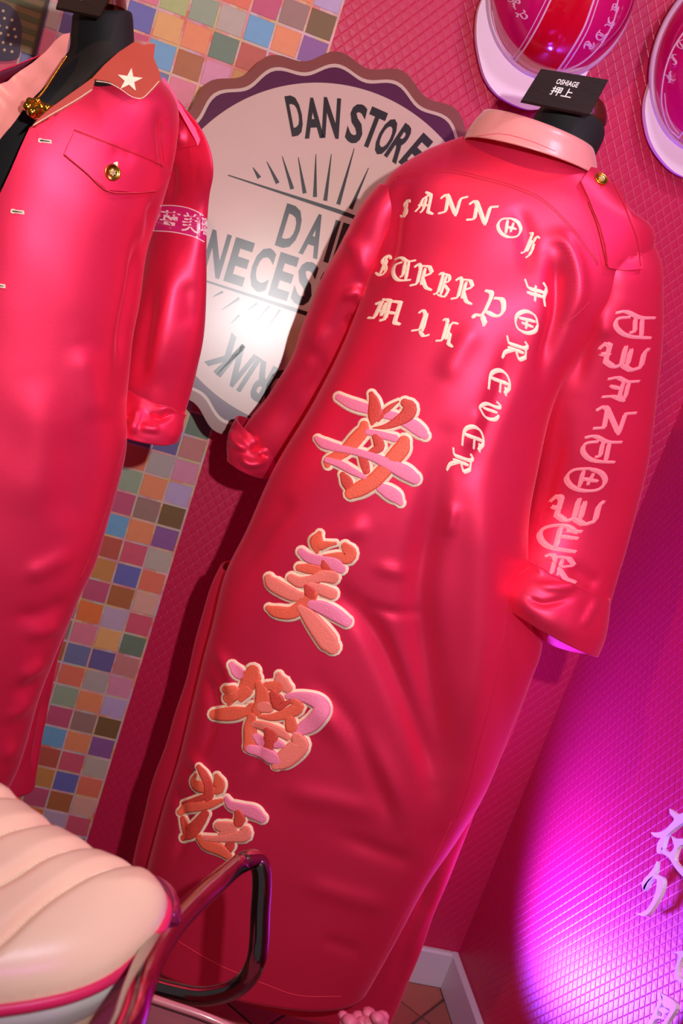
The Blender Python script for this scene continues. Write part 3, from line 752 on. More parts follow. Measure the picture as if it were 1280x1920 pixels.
# four kanji patches: list of (material key, stroke points) in crop frames
def kanji(strokes, conv, sc, label, pad=44, fat=1.0):
    strokes = [(m_, [(x, y, w_*fat) for x, y, w_ in p_]) for m_, p_ in strokes]
    root = mk('kanji_patch', *merge([ribbon(S1, [(*conv(x, y), w_/sc) for x, y, w_ in pts], .0016, .0006, pad/sc, 4, 6) for _, pts in strokes]), CREAM, c1, True, label=label)
    off = .0024
    for mk_, pts in strokes:
        V, F = ribbon(S1, [(*conv(x, y), w_/sc) for x, y, w_ in pts], off, .0004, 0, 4, 6, bottom=.001)
        mk('brush_stroke', V, F, dict(P=TP, O=TO, D=TD, L=TL)[mk_], root)
        off += .00022
kanji([
 ('P', [(325,195,50),(400,235,70),(480,265,78),(570,290,70),(660,320,66),(760,345,66),(850,385,80),(930,430,95),(990,480,80),(1012,500,50)]),
 ('D', [(800,225,12),(740,265,34),(690,310,40),(640,380,20)]),
 ('D', [(585,165,36),(605,220,72),(612,300,95),(600,360,75),(590,405,24)]),
 ('D', [(850,235,60),(890,270,100),(870,330,100),(790,385,70),(700,425,40),(600,438,10)]),
 ('D', [(355,810,40),(385,860,80),(410,910,70)]),
 ('P', [(660,915,70),(720,950,95),(780,990,90),(815,1035,40)]),
 ('O', [(530,410,56),(520,460,86),(460,530,96),(400,600,92),(320,660,76),(240,700,62),(235,735,40)]),
 ('P', [(560,470,44),(650,490,50),(770,520,54)]),
 ('D', [(620,510,50),(645,560,76),(640,600,70),(575,630,30)]),
 ('D', [(505,670,40),(530,720,64),(545,780,50)]),
 ('O', [(845,540,80),(825,600,116),(760,680,116),(690,770,108),(600,860,110),(500,920,112),(420,960,80)]),
 ('P', [(155,525,34),(210,565,66),(320,598,56),(450,625,50),(600,670,60),(720,725,80),(850,790,104),(925,840,80)]),
 ('P', [(235,695,40),(330,725,52),(430,780,50),(530,830,30)]),
], lambda x, y: (560+x/4.267, 700+y/4.267), 4.267, 'topmost large pink and orange kanji patch', 48, 1.12)
kanji([
 ('O', [(665,155,40),(640,220,110),(635,280,86),(640,330,30)]),
 ('O', [(815,245,24),(740,255,46),(680,270,70)]),
 ('O', [(905,270,60),(945,330,120),(920,385,110),(820,365,56),(700,362,16)]),
 ('P', [(490,330,60),(560,385,80),(680,415,84),(800,445,104),(870,490,74)]),
 ('O', [(470,480,56),(560,490,80),(680,505,64),(760,495,34)]),
 ('D', [(700,420,30),(712,460,66),(735,490,60)]),
 ('D', [(560,610,30),(640,625,40)]),
 ('L', [(395,580,66),(480,620,86),(600,590,70),(700,560,96),(790,570,100)]),
 ('L', [(570,650,60),(680,690,86),(780,730,90)]),
 ('L', [(180,580,60),(215,630,104),(320,695,108),(430,745,96),(490,750,60)]),
 ('O', [(175,865,40),(250,900,90),(380,915,98),(470,870,106),(560,790,106),(600,740,76)]),
 ('D', [(540,655,36),(575,710,96),(585,740,70)]),
 ('P', [(590,830,70),(700,865,104),(820,930,104),(920,1000,80)]),
 ('L', [(480,860,50),(560,940,110),(660,1070,146),(750,1190,156),(790,1240,110)]),
], lambda x, y: (470+x/5.12, 970+y/5.12), 5.12, 'second large kanji patch from the top', 54, 1.22)
kanji([
 ('P', [(300,170,50),(345,225,84),(400,260,70)]),
 ('O', [(480,220,90),(470,260,140),(430,340,110),(350,420,56),(275,505,24)]),
 ('O', [(250,375,50),(320,400,96),(270,450,70)]),
 ('O', [(400,400,80),(450,390,60),(380,460,40)]),
 ('O', [(150,590,70),(220,590,90),(330,580,96),(430,560,60),(470,520,50)]),
 ('L', [(700,250,40),(720,310,100),(780,365,64)]),
 ('O', [(600,340,50),(690,350,84)]),
 ('O', [(530,330,50),(560,400,90),(560,480,100),(520,550,76)]),
 ('L', [(570,520,90),(620,530,70)]),
 ('P', [(780,430,40),(900,435,66),(1030,480,100),(1070,550,110),(1000,650,116),(920,700,100),(850,735,60)]),
 ('D', [(655,410,50),(690,470,96),(700,520,60),(790,480,30)]),
 ('O', [(835,475,44),(865,525,90),(780,575,76),(650,610,50),(540,603,20)]),
 ('O', [(800,640,70),(810,690,84)]),
 ('O', [(470,610,56),(460,700,84),(460,800,86),(440,870,60)]),
 ('L', [(490,665,44),(600,690,56),(720,740,60),(780,785,36)]),
 ('P', [(510,775,50),(560,820,76),(680,835,64),(735,850,30)]),
 ('D', [(605,715,36),(640,770,90),(620,870,60)]),
 ('L', [(860,790,80),(880,850,130),(800,930,140),(720,990,116),(680,1020,60)]),
 ('P', [(460,880,60),(560,905,76),(650,955,90),(690,980,50)]),
], lambda x, y: (370+x/4.571, 1210+y/4.571), 4.571, 'third large kanji patch from the top', 46, 1.25)
kanji([
 ('O', [(345,240,20),(315,310,60),(360,365,106),(440,380,110)]),
 ('O', [(565,255,44),(590,330,110),(585,410,96),(540,410,70)]),
 ('D', [(195,720,50),(220,800,76),(230,860,70)]),
 ('D', [(440,670,76),(380,760,104),(290,870,124),(210,930,70)]),
 ('D', [(210,560,44),(330,530,66),(430,480,60)]),
 ('D', [(370,160,36),(425,240,74),(470,340,84),(482,450,94),(470,530,60)]),
 ('O', [(175,655,60),(250,605,90),(380,590,86),(500,565,76),(620,525,40)]),
 ('P', [(670,500,40),(720,575,84),(840,610,96),(970,655,128),(1060,720,80)]),
 ('D', [(690,1080,60),(710,1020,90),(720,980,70)]),
 ('L', [(590,800,80),(650,815,110),(760,830,90),(620,890,50)]),
 ('O', [(385,930,60),(460,1000,104),(600,1055,104),(690,1120,70)]),
 ('L', [(880,850,90),(870,900,120),(740,925,80),(580,940,56),(440,930,46)]),
 ('D', [(800,655,60),(820,720,106),(810,760,90)]),
], lambda x, y: (310+x/5.818, 1410+y/5.818), 5.818, 'lowest large kanji patch, above the chrome rail', 54, 1.18)

# ------------------------------------------------------------------ mannequin 1
mq = thing('mannequin', 'black neck mannequin wearing the back-facing red coat, under the OSHIAGE board', 'mannequin', (-.48, -.37, 0))
V, F = loft([(1012, 200, 1124, 226, -.40, -.41, .050, .05), (1004, 212, 1131, 238, -.40, -.42, .054, .05), (996, 228, 1131, 262, -.40, -.42, .054, .05), (985, 255, 1112, 300, -.40, -.42, .056, .05), (960, 300, 1085, 345, -.40, -.42, .05, .05)], 64, 8, 2.2)
F = list(F); F.append(tuple(range(64))); F.append(tuple(len(V)-64+i for i in range(64)))
mk('neck', V, F, BLACKF, mq)
V, F = loft([(1052, 176, 1122, 190, -.41, -.41, .04, .04), (1044, 184, 1134, 206, -.40, -.41, .05, .05), (1046, 212, 1137, 232, -.40, -.41, .052, .05), (1048, 220, 1132, 240, -.40, -.41, .05, .05)], 48, 6, 2)
F = list(F); F.append(tuple(range(48))); mk('neck_cap', V, F, CAPW, mq, label='dark mahogany cap')
pz = onY(683, 1880, -.36)
mk('stand_pole', *tube([(pz[0]+.02, -.33, .01), (pz[0]+.02, -.33, .9)], .012, 16), mat('white_pole', (226, 220, 228), rough=.3), mq)
mk('stand_base', *tube([(pz[0]+.02, -.33, .0), (pz[0]+.02, -.33, .012)], .13, 40), mat('black_base', (24, 24, 26), rough=.4), mq)

# name boards
def plaque(corners, ys, label, thick, words):
    P = [onY(x, y, Y) for (x, y), Y in zip(corners, ys)]; P = np.array(P)   # TL TR BR BL
    t = thing('name_board', label, 'sign', P.mean(0)); n = np.cross(P[1]-P[0], P[3]-P[0]); n /= np.linalg.norm(n)
    if n@(CC-P[0]) < 0: n = -n
    V = list(P+n*thick*.5)+list(P-n*thick*.5)
    ins = P.mean(0)+(P-P.mean(0))*.985
    V += list(ins+n*(thick*.5+.0005))
    F = [(0, 1, 5, 4), (1, 2, 6, 5), (2, 3, 7, 6), (3, 0, 4, 7), (7, 6, 5, 4), (8, 9, 10, 11), (0, 1, 9, 8), (1, 2, 10, 9), (2, 3, 11, 10), (3, 0, 8, 11)]
    mk('board', V, F, WOOD, t, False)
    def uv(s, q, o): return (1-q)*((1-s)*P[0]+s*P[1])+q*((1-s)*P[3]+s*P[2])+n*(thick*.5+.0006+o)
    for body, (s0, q0, sw, qh), wt in words:
        mk('board_lettering', *solid_text(body, lambda x, y, o: uv(s0+x*sw, q0-y*qh, o), wt, .0005), WHITEINK, t, False)
    return t
plaque([(1013, 131), (1139, 152), (1104, 217), (976, 190)], (-.46, -.46, -.49, -.49), 'small dark wooden board reading OSHIAGE on top of the right mannequin', .004,
       [('OSHIAGE', (.47, .30, .32, .15), .012), ('押上', (.465, .57, .31, .26), .006)])

# ------------------------------------------------------------------ COAT 2 (front view, left)
c2 = thing('long_coat', 'red satin long coat seen from the front, cream star on its shade-painted collar', 'coat', (-1.02, -.42, .15))
S2 = Surf()
YA, YB = -.46, -.40
R2 = [
 (100, 95, 262, 128, .05, .05), (30, 122, 300, 150, .075, .06), (-40, 150, 332, 206, .095, .08), (-85, 200, 326, 288, .108, .09), (-110, 300, 302, 380, .115, .09), (-130, 400, 276, 465, .118, .09),
 (-150, 500, 262, 558, .118, .09), (-170, 600, 248, 640, .118, .09), (-185, 700, 240, 745, .118, .09), (-215, 800, 238, 826, .118, .09), (-250, 900, 214, 926, .118, .09),
 (-285, 1000, 180, 1040, .118, .09), (-320, 1085, 146, 1112, .118, .09), (-350, 1170, 112, 1195, .116, .085), (-385, 1265, 76, 1288, .114, .08), (-420, 1370, 46, 1395, .112, .075), (-440, 1440, 8, 1475, .110, .07)]
CREASE2 = [
 ([(150, 640), (170, 720), (190, 800)], 26, .006), ([(120, 780), (140, 900), (110, 1000)], 40, -.005), ([(40, 1080), (90, 1060), (140, 1030)], 16, .005),
 ([(20, 1160), (80, 1150), (130, 1120)], 15, -.005), ([(40, 1190), (90, 1180), (110, 1165)], 13, .004), ([(30, 1270), (60, 1255), (85, 1240)], 12, .005), ([(20, 1300), (50, 1290), (72, 1280)], 12, -.004),
 ([(0, 1350), (40, 1330), (60, 1310)], 12, .004), ([(0, 1420), (20, 1410), (35, 1395)], 13, .004), ([(60, 700), (80, 850), (40, 980)], 44, .004),
 ([(262, 430), (256, 520), (238, 610), (222, 720)], 14, -.012), ([(300, 210), (305, 280), (310, 330)], 10, -.008), ([(285, 370), (282, 430), (270, 500)], 9, -.008), ([(200, 280), (250, 300)], 14, -.002)]
V, F = loft(rows1(R2, YA, YB), 220, 14, 2.35); V = wrinkle(V, F, CREASE2, (.002, 13, 21))
# open front: remove the cloth inside the neckline / front opening on the camera side
P = project(V); cenF = np.array([P[list(f)].mean(0) for f in F]); YF = np.array([V[list(f)][:, 1].mean() for f in F])
opening = [(60, 241), (0, 375), (-60, 500), (-400, 1300), (-700, 1300), (-700, -200), (80, -100), (253, 70), (262, 86), (200, 128), (165, 158), (110, 205)]
cut = sdf_in(cenF, opening) & (YF < -.44)
F2 = [f for f, c in zip(F, cut) if not c]
S2.add(V, F)
mk('front_panel', V, F2, SATIN, c2, solid=.0015)
V, F = loft([(-300, 1040, 168, 1080, -.38, -.33, .05, .09), (-320, 1100, 142, 1128, -.38, -.33, .05, .09), (-350, 1180, 114, 1211, -.38, -.33, .05, .09), (-380, 1240, 101, 1272, -.38, -.33, .05, .09),
              (-400, 1300, 90, 1327, -.38, -.33, .05, .09), (-415, 1350, 81, 1375, -.38, -.33, .05, .09), (-435, 1420, 70, 1439, -.38, -.33, .05, .09), (-445, 1460, 63, 1476, -.38, -.33, .05, .09)], 120, 8, 2.2)
V = wrinkle(V, F, [([(95, 1290), (75, 1380), (60, 1460)], 6, -.008), ([(82, 1240), (60, 1340), (40, 1440)], 7, .005)], (.003, 16, 25))
mk('back_panel', V, F, SATIN, c2, solid=.0015)
sl2 = [(282, 170, 332, 190, -.40, -.38, .03, .03), (296, 225, 362, 235, -.41, -.37, .045, .045), (298, 290, 382, 300, -.42, -.36, .052, .05), (290, 360, 388, 380, -.38, -.33, .055, .05), (280, 440, 387, 462, -.38, -.33, .055, .05),
       (264, 530, 386, 550, -.38, -.33, .055, .05), (246, 610, 380, 640, -.38, -.33, .054, .05), (232, 680, 364, 712, -.37, -.33, .050, .045), (224, 725, 348, 765, -.37, -.33, .046, .04), (222, 745, 338, 782, -.37, -.33, .044, .04)]
V, F = loft(sl2, 110, 12, 2.1)
V = wrinkle(V, F, [([(312, 220), (322, 245), (318, 280)], 6, -.008), ([(338, 230), (345, 255), (340, 275)], 6, .008), ([(330, 480), (318, 560), (300, 660), (290, 730)], 20, .006), ([(290, 520), (275, 640), (262, 720)], 14, -.006),
                   ([(350, 520), (356, 620)], 18, -.004), ([(325, 300), (322, 380)], 8, -.004)], (.002, 20, 27))
S2.add(V, F); mk('sleeve', V, F, SATIN, c2, solid=.0015)
V, F = loft([(222, 722, 350, 772, -.40, -.34, .050, .045), (210, 752, 344, 782, -.41, -.34, .055, .05), (198, 780, 342, 794, -.42, -.34, .056, .05), (186, 806, 336, 806, -.42, -.34, .056, .05)], 110, 8, 2.0)
V = wrinkle(V, F, [([(262, 762), (256, 790), (248, 815)], 5, .009), ([(275, 775), (300, 785), (325, 775)], 6, -.009), ([(240, 770), (225, 800)], 9, -.006), ([(290, 768), (318, 766), (336, 772)], 4, .007), ([(262, 800), (300, 806)], 6, .006)], (.003, 40, 31))
S2.add(V, F); mk('cuff', V, F, SATIN, c2, solid=.003)
def on2(off0=0): return lambda x, y, o: S2.at(x, y, o+off0)
mk('placket', *patch([(57, 238), (75, 245), (62, 290), (40, 345), (5, 420), (-40, 520), (-60, 510), (-18, 405), (20, 322), (40, 275)], on2(.001), .0015, 7), SATIN, c2)
def ring(cx, cy, a, b, ang, w_):
    pass
for x, y in ((84, 265), (33, 397), (-2, 535)):
    L = []
    d = np.array([.97, .12]); n = np.array([-.12, .97])
    ol = [(-13, 0), (-12, -3.5), (-8, -4.5), (-4, -3.0), (12, -3.6), (13.5, 3.6), (-4, 3.0), (-8, 4.5), (-12, 3.5)]
    il = [(-10, 0), (-8, -1.5), (10, -.7), (10, .7), (-8, 1.5)]
    mk('buttonhole', *patch([(x+d[0]*p[0]+n[0]*p[1], y+d[1]*p[0]+n[1]*p[1]) for p in ol], on2(.001), .0022, 6), CREAM, c2, False, label='cream stitched buttonhole')
    mk('buttonhole_slot', *patch([(x+d[0]*p[0]+n[0]*p[1], y+d[1]*p[0]+n[1]*p[1]) for p in il], on2(.0022), .0014, 6), BLACKF, c2, False)
# pocket flap and its seam
FL = [(138, 249), (185, 268), (240, 290), (285, 308), (313, 323), (300, 340), (287, 354), (245, 359), (198, 356), (160, 324), (119, 291), (128, 270)]
mk('pocket_flap', *patch(FL, on2(.002), .005, 7), SATIN, c2)
seam(S2, [(138, 244), (185, 262), (240, 283), (285, 302), (312, 318)], .0009, SEAM, c2, off=.001)
seam(S2, [(120, 291), (160, 324), (198, 357), (245, 360), (287, 355)], .0007, STITCH, c2, name='hem_stitch', off=.0072)
mk('button_loop', *patch([(209, 306), (216, 304), (217, 316), (209, 318)], on2(.0072), .001, 4), CREAM, c2, False, label='cream thread loop')
button(S2, 207, 323, .0088, c2, .008)
seam(S2, [(303, 215), (300, 250), (306, 300), (312, 325)], .0007, SEAM, c2, off=.0006)
seam(S2, [(232, 830), (210, 920), (178, 1020), (150, 1085)], .0007, SEAM, c2, off=.0006)
seam(S2, [(320, 283), (345, 278), (372, 272)], .0006, SEAM, c2, off=.0006)
mk('epaulette', *patch([(303, 145), (310, 148), (340, 200), (366, 240), (375, 262), (371, 274), (366, 262), (340, 215), (316, 172)], lambda x, y, o: onY(x, y, -.42-o), .004, 6), SATIN, c2)
# armband printing
AB = [(300, 386), (322, 385), (349, 389), (379, 401), (386, 414), (383, 451), (366, 445), (349, 440), (321, 435), (288, 433), (294, 408)]
mk('armband_print', *patch(AB, on2(.0006), .0006, 6), ARMB, c2, False, label='magenta printed armband on the sleeve')
for pts in ([(300, 386), (322, 385.5), (349, 389), (370, 397), (380, 404)], [(288, 433), (321, 435), (349, 440), (366, 445), (381, 453)], [(297, 402), (288, 433)]):
    mk('armband_border', *ribbon(S2, [(x, y, 1.8) for x, y in pts], .0016, .0002, 0, 5, 2), ARMT, c2)
for ch, cx, cy, wx, hy in (('苺', 320, 413, 37, 35), ('美', 358, 418, 31, 36), ('瑠', 382, 424, 11, 32)):
    def fn(x, y, o, cx=cx, cy=cy, wx=wx, hy=hy): return S2.at(cx+x*wx+y*3, cy-y*hy+x*6, .0013+o)
    mk('armband_lettering', *solid_text(ch, fn, .004, .0006), ARMT, c2, False)
# collar leaves
def tilt(y0, gx, gy, x0, y0p, bulge=0):
    return lambda x, y, o: onY(x, y, y0+gx*(x-x0)+gy*(y-y0p)) + (CC-onY(x, y, y0))/np.linalg.norm(CC-onY(x, y, y0))*o
leaf = tilt(-.565, .0002, -.0002, 240, 130)
LF = [(252, 78), (268, 84), (291, 82), (288, 108), (299, 135), (302, 152), (286, 170), (267, 187), (246, 178), (225, 164), (204, 153), (178, 149), (168, 152), (195, 122), (222, 98)]
mk('collar', *patch(LF, leaf, .002, 6), PINKS_SHADE, c2, label='shade-painted pink satin collar leaf with a star')
LP = [(168, 150), (178, 150), (173, 171), (150, 188), (125, 203), (90, 222), (57, 240), (72, 222), (98, 200), (134, 174)]
mk('lapel', *patch(LP, tilt(-.597, .0002, -.0001, 120, 190), .002, 6), PINKS_SHADE, c2, label='turned-back pink satin lapel, shade painted in')
def ptube(pts, fn, r, name, m, parent, off=.003):
    P = resample(catmull(pts, 6), 4); return mk(name, *tube([fn(p[0], p[1], off) for p in P], r, 6), m, parent)
ptube([(180, 152), (205, 156), (226, 167), (247, 181), (266, 184), (284, 168), (298, 152)], leaf, .0004, 'hem_stitch', CREAM, c2)
ptube([(172, 168), (148, 184), (123, 199), (90, 218), (62, 235)], tilt(-.597, .0002, -.0001, 120, 190), .0004, 'hem_stitch', CREAM, c2)
st = []
for k in range(10):
    a = math.radians(-90+36*k+8); rr = 25 if k % 2 == 0 else 9.5
    st.append((243+rr*math.cos(a)*1.0, 150+rr*math.sin(a)*.92))
mk('star_patch', *patch(st, lambda x, y, o: leaf(x, y, .0022+o), .001, 5), CREAM, c2, False, label='cream five-pointed star')
lp2 = tilt(-.54, -.0001, -.0003, 60, 180)
mk('lapel', *patch([(131, 61), (118, 63), (100, 78), (84, 97), (62, 115), (44, 128), (24, 142), (14, 152), (-30, 170), (-90, 190), (-90, 330), (-10, 275), (0, 259), (19, 238), (38, 212), (56, 188), (76, 170), (94, 150), (112, 124), (125, 100)],
    lambda x, y, o: lp2(x, y, o)+np.array([0, -.004*math.sin(x*.035+y*.02)+.0012*math.sin(x*.1-y*.09), 0]), .002, 7), PINKS, c2, label='pale pink satin lapel facing outward')
mk('lapel', *patch([(200, 66), (262, 76), (291, 82), (286, 96), (250, 92), (200, 80)], lambda x, y, o: onY(x, y, -.44-o), .002, 7), PINKS_SHADE, c2)
# mannequin 2
m2 = thing('mannequin', 'black neck mannequin wearing the star-collared coat at the left edge', 'mannequin', (-1.03, -.42, 0))
V, F = loft([(145, 20, 240, 20, -.45, -.43, .05, .05), (136, 28, 248, 30, -.45, -.43, .056, .05), (133, 60, 251, 72, -.45, -.43, .058, .055), (124, 104, 252, 92, -.45, -.43, .062, .055), (70, 150, 262, 140, -.45, -.43, .075, .06),
              (-20, 190, 270, 220, -.45, -.43, .086, .07), (-60, 260, 270, 320, -.45, -.43, .092, .07), (-80, 380, 255, 430, -.45, -.43, .094, .07), (-100, 500, 230, 540, -.45, -.43, .09, .07)], 72, 8, 2.2)
F = list(F); F.append(tuple(range(72))); F.append(tuple(len(V)-72+i for i in range(72)))
mk('torso', V, F, BLACKF, m2)
V, F = loft([(196, -20, 232, -16, -.43, -.43, .03, .03), (190, -4, 236, 0, -.43, -.43, .036, .035), (186, 14, 238, 22, -.43, -.43, .038, .035)], 40, 6, 2)
mk('neck_cap', V, F, CAPW, m2, label='reddish-brown wooden cap')
mk('stand_pole', *tube([(-1.05, -.40, .01), (-1.05, -.40, .9)], .012, 16), MATS['white_pole'], m2)
mk('stand_base', *tube([(-1.05, -.40, .0), (-1.05, -.40, .012)], .13, 40), MATS['black_base'], m2)
plaque([(126, -52), (222, -36), (187, 33), (105, 16)], (-.50, -.50, -.52, -.52), 'dark wooden board cut by the top edge above the left mannequin', .004, [('北', (.40, .52, .22, .36), .03)])
# necklace
nk = thing('necklace', 'gold chain necklace with chunky gold beads on the left mannequin', 'necklace', onY(90, 190, -.57))
neckl = tilt(-.556, 0, -.0003, 120, 150)
for pts in ([(124, 106), (110, 127), (95, 150), (82, 170), (70, 184)], [(252, 85), (228, 99), (200, 122), (172, 148), (150, 165), (130, 180), (105, 200)]):
    P = resample(catmull(pts, 6), 2.6); L = []
    for i, p in enumerate(P):
        c = neckl(p[0], p[1], .002); L.append(tube([c+np.array([0, 0, -.0008]), c+np.array([0, 0, .0008])], [.0007, .0012], 5))
        L.append(tube([c-np.array([.001, 0, 0]), c+np.array([.001, 0, 0])], .0009, 5))
    mk('chain', *merge(L), GOLD, nk)
def ball(c, r, n=8, k=12, sq=1):
    V = []; F = []
    for i in range(n+1):
        a = math.pi*i/n
        for j in range(k):
            t = 2*math.pi*j/k; V.append(c+r*np.array([math.sin(a)*math.cos(t), math.sin(a)*math.sin(t), sq*math.cos(a)]))
    for i in range(n):
        for j in range(k): F.append((i*k+j, i*k+(j+1) % k, (i+1)*k+(j+1) % k, (i+1)*k+j))
    return V, F
for i, (x, y, r) in enumerate([(52, 200, 8), (56, 191, 7), (60, 210, 8), (64, 199, 8), (70, 190, 6), (71, 208, 8), (78, 200, 7), (82, 211, 7), (88, 203, 7), (66, 216, 6), (95, 205, 6), (92, 213, 5), (101, 203, 5), (75, 216, 5), (107, 200, 4)]):
    mk('bead', *ball(neckl(x, y, .004+.003*(i % 3)), r*.00066, 6, 10), GOLD, nk, i % 2 == 0)

# ------------------------------------------------------------------ helmets on the wall
def helmet(cx, cy, label, rx, rz, depth, brim_poly, stripes, reds, texts, rims):
    c = onY(cx, cy, -.03); t = thing('helmet', label, 'helmet', c)
    V = []; F = []; n = 40; k = 96
    for i in range(n+1):
        a = math.pi/2*i/n
        for j in range(k):
            q = 2*math.pi*j/k; V.append(c+np.array([rx*math.cos(q)*math.sin(a), -depth*math.cos(a), rz*math.sin(q)*math.sin(a)]))
    for i in range(n):
        for j in range(k): F.append((i*k+j, i*k+(j+1) % k, (i+1)*k+(j+1) % k, (i+1)*k+j))
    s = Surf(); s.add(V, F); mk('shell', V, F, HELM, t)
    # rolled rim
    mk('rim', *tube([c+np.array([rx*1.005*math.cos(q), -.004, rz*1.005*math.sin(q)]) for q in np.linspace(0, 2*math.pi, 97)[:-1]], .0055, 10, True), mat('lilac_rim', (206, 160, 190), rough=.3), t, label='lilac rubber rim')
    # peak: thin crescent shell curving out from the rim
    fnp = lambda x, y, o: onY(x, y, -.022)+np.array([0, -o, 0])
    mk('peak', *patch(brim_poly, fnp, .012, 10, 5), BRIM, t, label='white peak below the shell')
    for poly in reds: mk('centre_stripe', *patch(poly, lambda x, y, o: s.at(x, y, o), .0006, 9), HRED, t, label='glossy red centre stripe')
    for pts, w_ in stripes: mk('pinstripe', *ribbon(s, [(x, y, w_) for x, y in pts], .0012, .0001, 0, 6, 2), HTXT, t)
    for ch, x, y, r, u in texts: mk('helmet_lettering', *letter(s, ch, (x, y), r, u, off=.0007, step=4), HTXT, t, False)
    return t
helmet(1052, -22, 'magenta helmet with red centre stripe and white peak, above the OSHIAGE board', .112, .128, .12,
 [(905, -10), (893, 20), (889, 60), (893, 100), (905, 145), (925, 175), (950, 193), (985, 206), (1015, 204), (1045, 195), (1075, 170), (1095, 140), (1105, 110), (1120, 40), (1040, 0), (960, -20)],
 [([(1032, 0), (1010, 45), (985, 88), (963, 117)], 3.2), ([(1023, 0), (1002, 42), (980, 82), (961, 108)], 1.6), ([(963, 117), (945, 95), (925, 60), (916, 25), (914, 0)], 2.4), ([(961, 108), (944, 88), (930, 58), (922, 20)], 1.2),
  ([(1113, 0), (1095, 50), (1070, 95), (1045, 132)], 3.2), ([(1121, 0), (1103, 52), (1078, 98), (1053, 134)], 1.6), ([(1053, 134), (1090, 118), (1125, 85), (1150, 40), (1158, 0)], 1.6)],
 [[(1034, -6), (1012, 45), (987, 88), (966, 117), (985, 134), (1015, 142), (1043, 133), (1068, 95), (1093, 50), (1112, -6)]],
 [('Y', 977, 28, (14, 18), (14, -12)), ('R', 965, 4, (14, 18), (14, -12)), ('S', 1104, 85, (8, -20), (18, 8)), ('T', 1126, 67, (10, -18), (15, 10)), ('R', 1143, 44, (8, -18), (14, 8)), ('B', 1153, 15, (6, -18), (12, 7))], None)
helmet(1352, 118, 'magenta helmet with white peak cut off by the right edge of the photo', .112, .135, .12,
 [(1230, 130), (1213, 160), (1204, 195), (1205, 230), (1215, 268), (1235, 300), (1262, 325), (1300, 338), (1350, 338), (1400, 300), (1400, 200), (1330, 150)],
 [([(1272, 258), (1254, 240), (1243, 210), (1240, 175), (1247, 130), (1262, 90), (1285, 55)], 2.4), ([(1272, 250), (1259, 232), (1249, 205), (1246, 175)], 1.2), ([(1272, 258), (1290, 235), (1310, 200)], 3)],
 [[(1275, 258), (1292, 236), (1312, 200), (1335, 140), (1360, 140), (1350, 220), (1330, 268), (1300, 274)]],
 [('E', 1277, 84, (17, -8), (10, 17)), ('L', 1263, 112, (17, -8), (10, 17)), ('K', 1255, 145, (17, -8), (10, 18))][::-1], None)

# ------------------------------------------------------------------ raised letters on the right wall
def wl(x, y, o): p = onX(x, y, -.012); return np.array([-.012-o, p[1], p[2]])
def c6(L): return [(1000+x/4, 1440+y/4) for x, y in L]
G1 = [c6([(1045,310),(1075,330),(1110,355),(1180,330),(1210,360),(1170,400),(1110,440),(1060,480),(1020,520),(1000,590),(975,645),(950,635),(955,570),(985,520),(940,525),(905,490),(960,490),(1010,470),(1050,430),(1080,390),(1050,350)]),
      c6([(1058,515),(1090,535),(1180,540),(1190,575),(1120,590),(1085,680),(1110,730),(1180,800),(1180,850),(1100,770),(1040,680),(990,645),(990,600),(1040,640),(1080,600)])]
G2 = [c6([(950,705),(945,770),(930,810),(880,870),(855,925),(838,890),(845,850),(890,800),(925,755)]),
      c6([(930,812),(960,808),(995,830),(1000,880),(975,960),(925,1050),(880,1105),(835,1115),(785,1090),(830,1095),(880,1060),(930,970),(950,880),(945,835),(905,850),(860,920),(850,895),(890,840)])]
G3 = [c6([(1070,1385),(1120,1380),(1200,1370),(1210,1400),(1140,1430),(1110,1530),(1130,1580),(1180,1600),(1180,1640),(1110,1600),(1085,1590),(1090,1500),(1110,1430),(1110,1405)])]
G4 = [c6([(975,1690),(1050,1730),(1085,1760),(1095,1810),(1040,1900),(1010,1960),(980,1950),(1020,1880),(1050,1820),(1000,1790),(990,1740)]),
      c6([(975,1690),(995,1745),(950,1850),(1000,1870),(1010,1890),(940,1890),(905,1960),(870,1950),(910,1870),(950,1790)]),
      c6([(955,1815),(1000,1800),(1040,1830),(1010,1850),(990,1845)])]
rg = 'raised white letters on the pink right wall'
for G, lab in ((G1, 'white raised kanji sign letter on right wall, largest and topmost, cut by edge'), (G2, 'white raised curved hiragana letter on the right wall, left of the kanji'),
               (G3, 'narrow white raised letter stroke at the right edge, between hiragana and bottom letter'), (G4, 'white raised boxy kanji letter at the bottom right corner')):
    V, F = merge([patch(g, wl, .006, 8, 3) for g in G]); o = mk('wall_letter', V, F, PLAST, None, False)
    o['label'] = lab; o['category'] = 'letter'; o['group'] = rg

# ------------------------------------------------------------------ scooter (seat, rail, bodywork) in the foreground
sc_ = thing('scooter', 'parked scooter with ribbed cream seat, pink piping and chrome grab rail in foreground', 'scooter', (-.95, -1.15, 0))
ZS = .80
SEATP = [(-260, 1420), (-120, 1440), (0, 1487), (60, 1535), (130, 1580), (200, 1618), (262, 1644), (295, 1672), (312, 1705), (302, 1742), (272, 1780), (236, 1816), (190, 1848), (130, 1872), (60, 1888), (0, 1897), (-120, 1915), (-300, 1930)]
SP = catmull(SEATP, 5)
seams = [[(-150, 1590), (-60, 1555), (0, 1534), (36, 1520), (60, 1535)], [(-150, 1680), (-60, 1645), (0, 1617), (50, 1594), (98, 1570), (125, 1578)], [(-120, 1790), (-60, 1745), (0, 1713), (60, 1672), (120, 1640), (172, 1617), (195, 1618)],
         [(-80, 1880), (-40, 1845), (0, 1814), (50, 1770), (100, 1732), (180, 1682), (256, 1645)]]
sm = [catmull(s, 6) for s in seams]
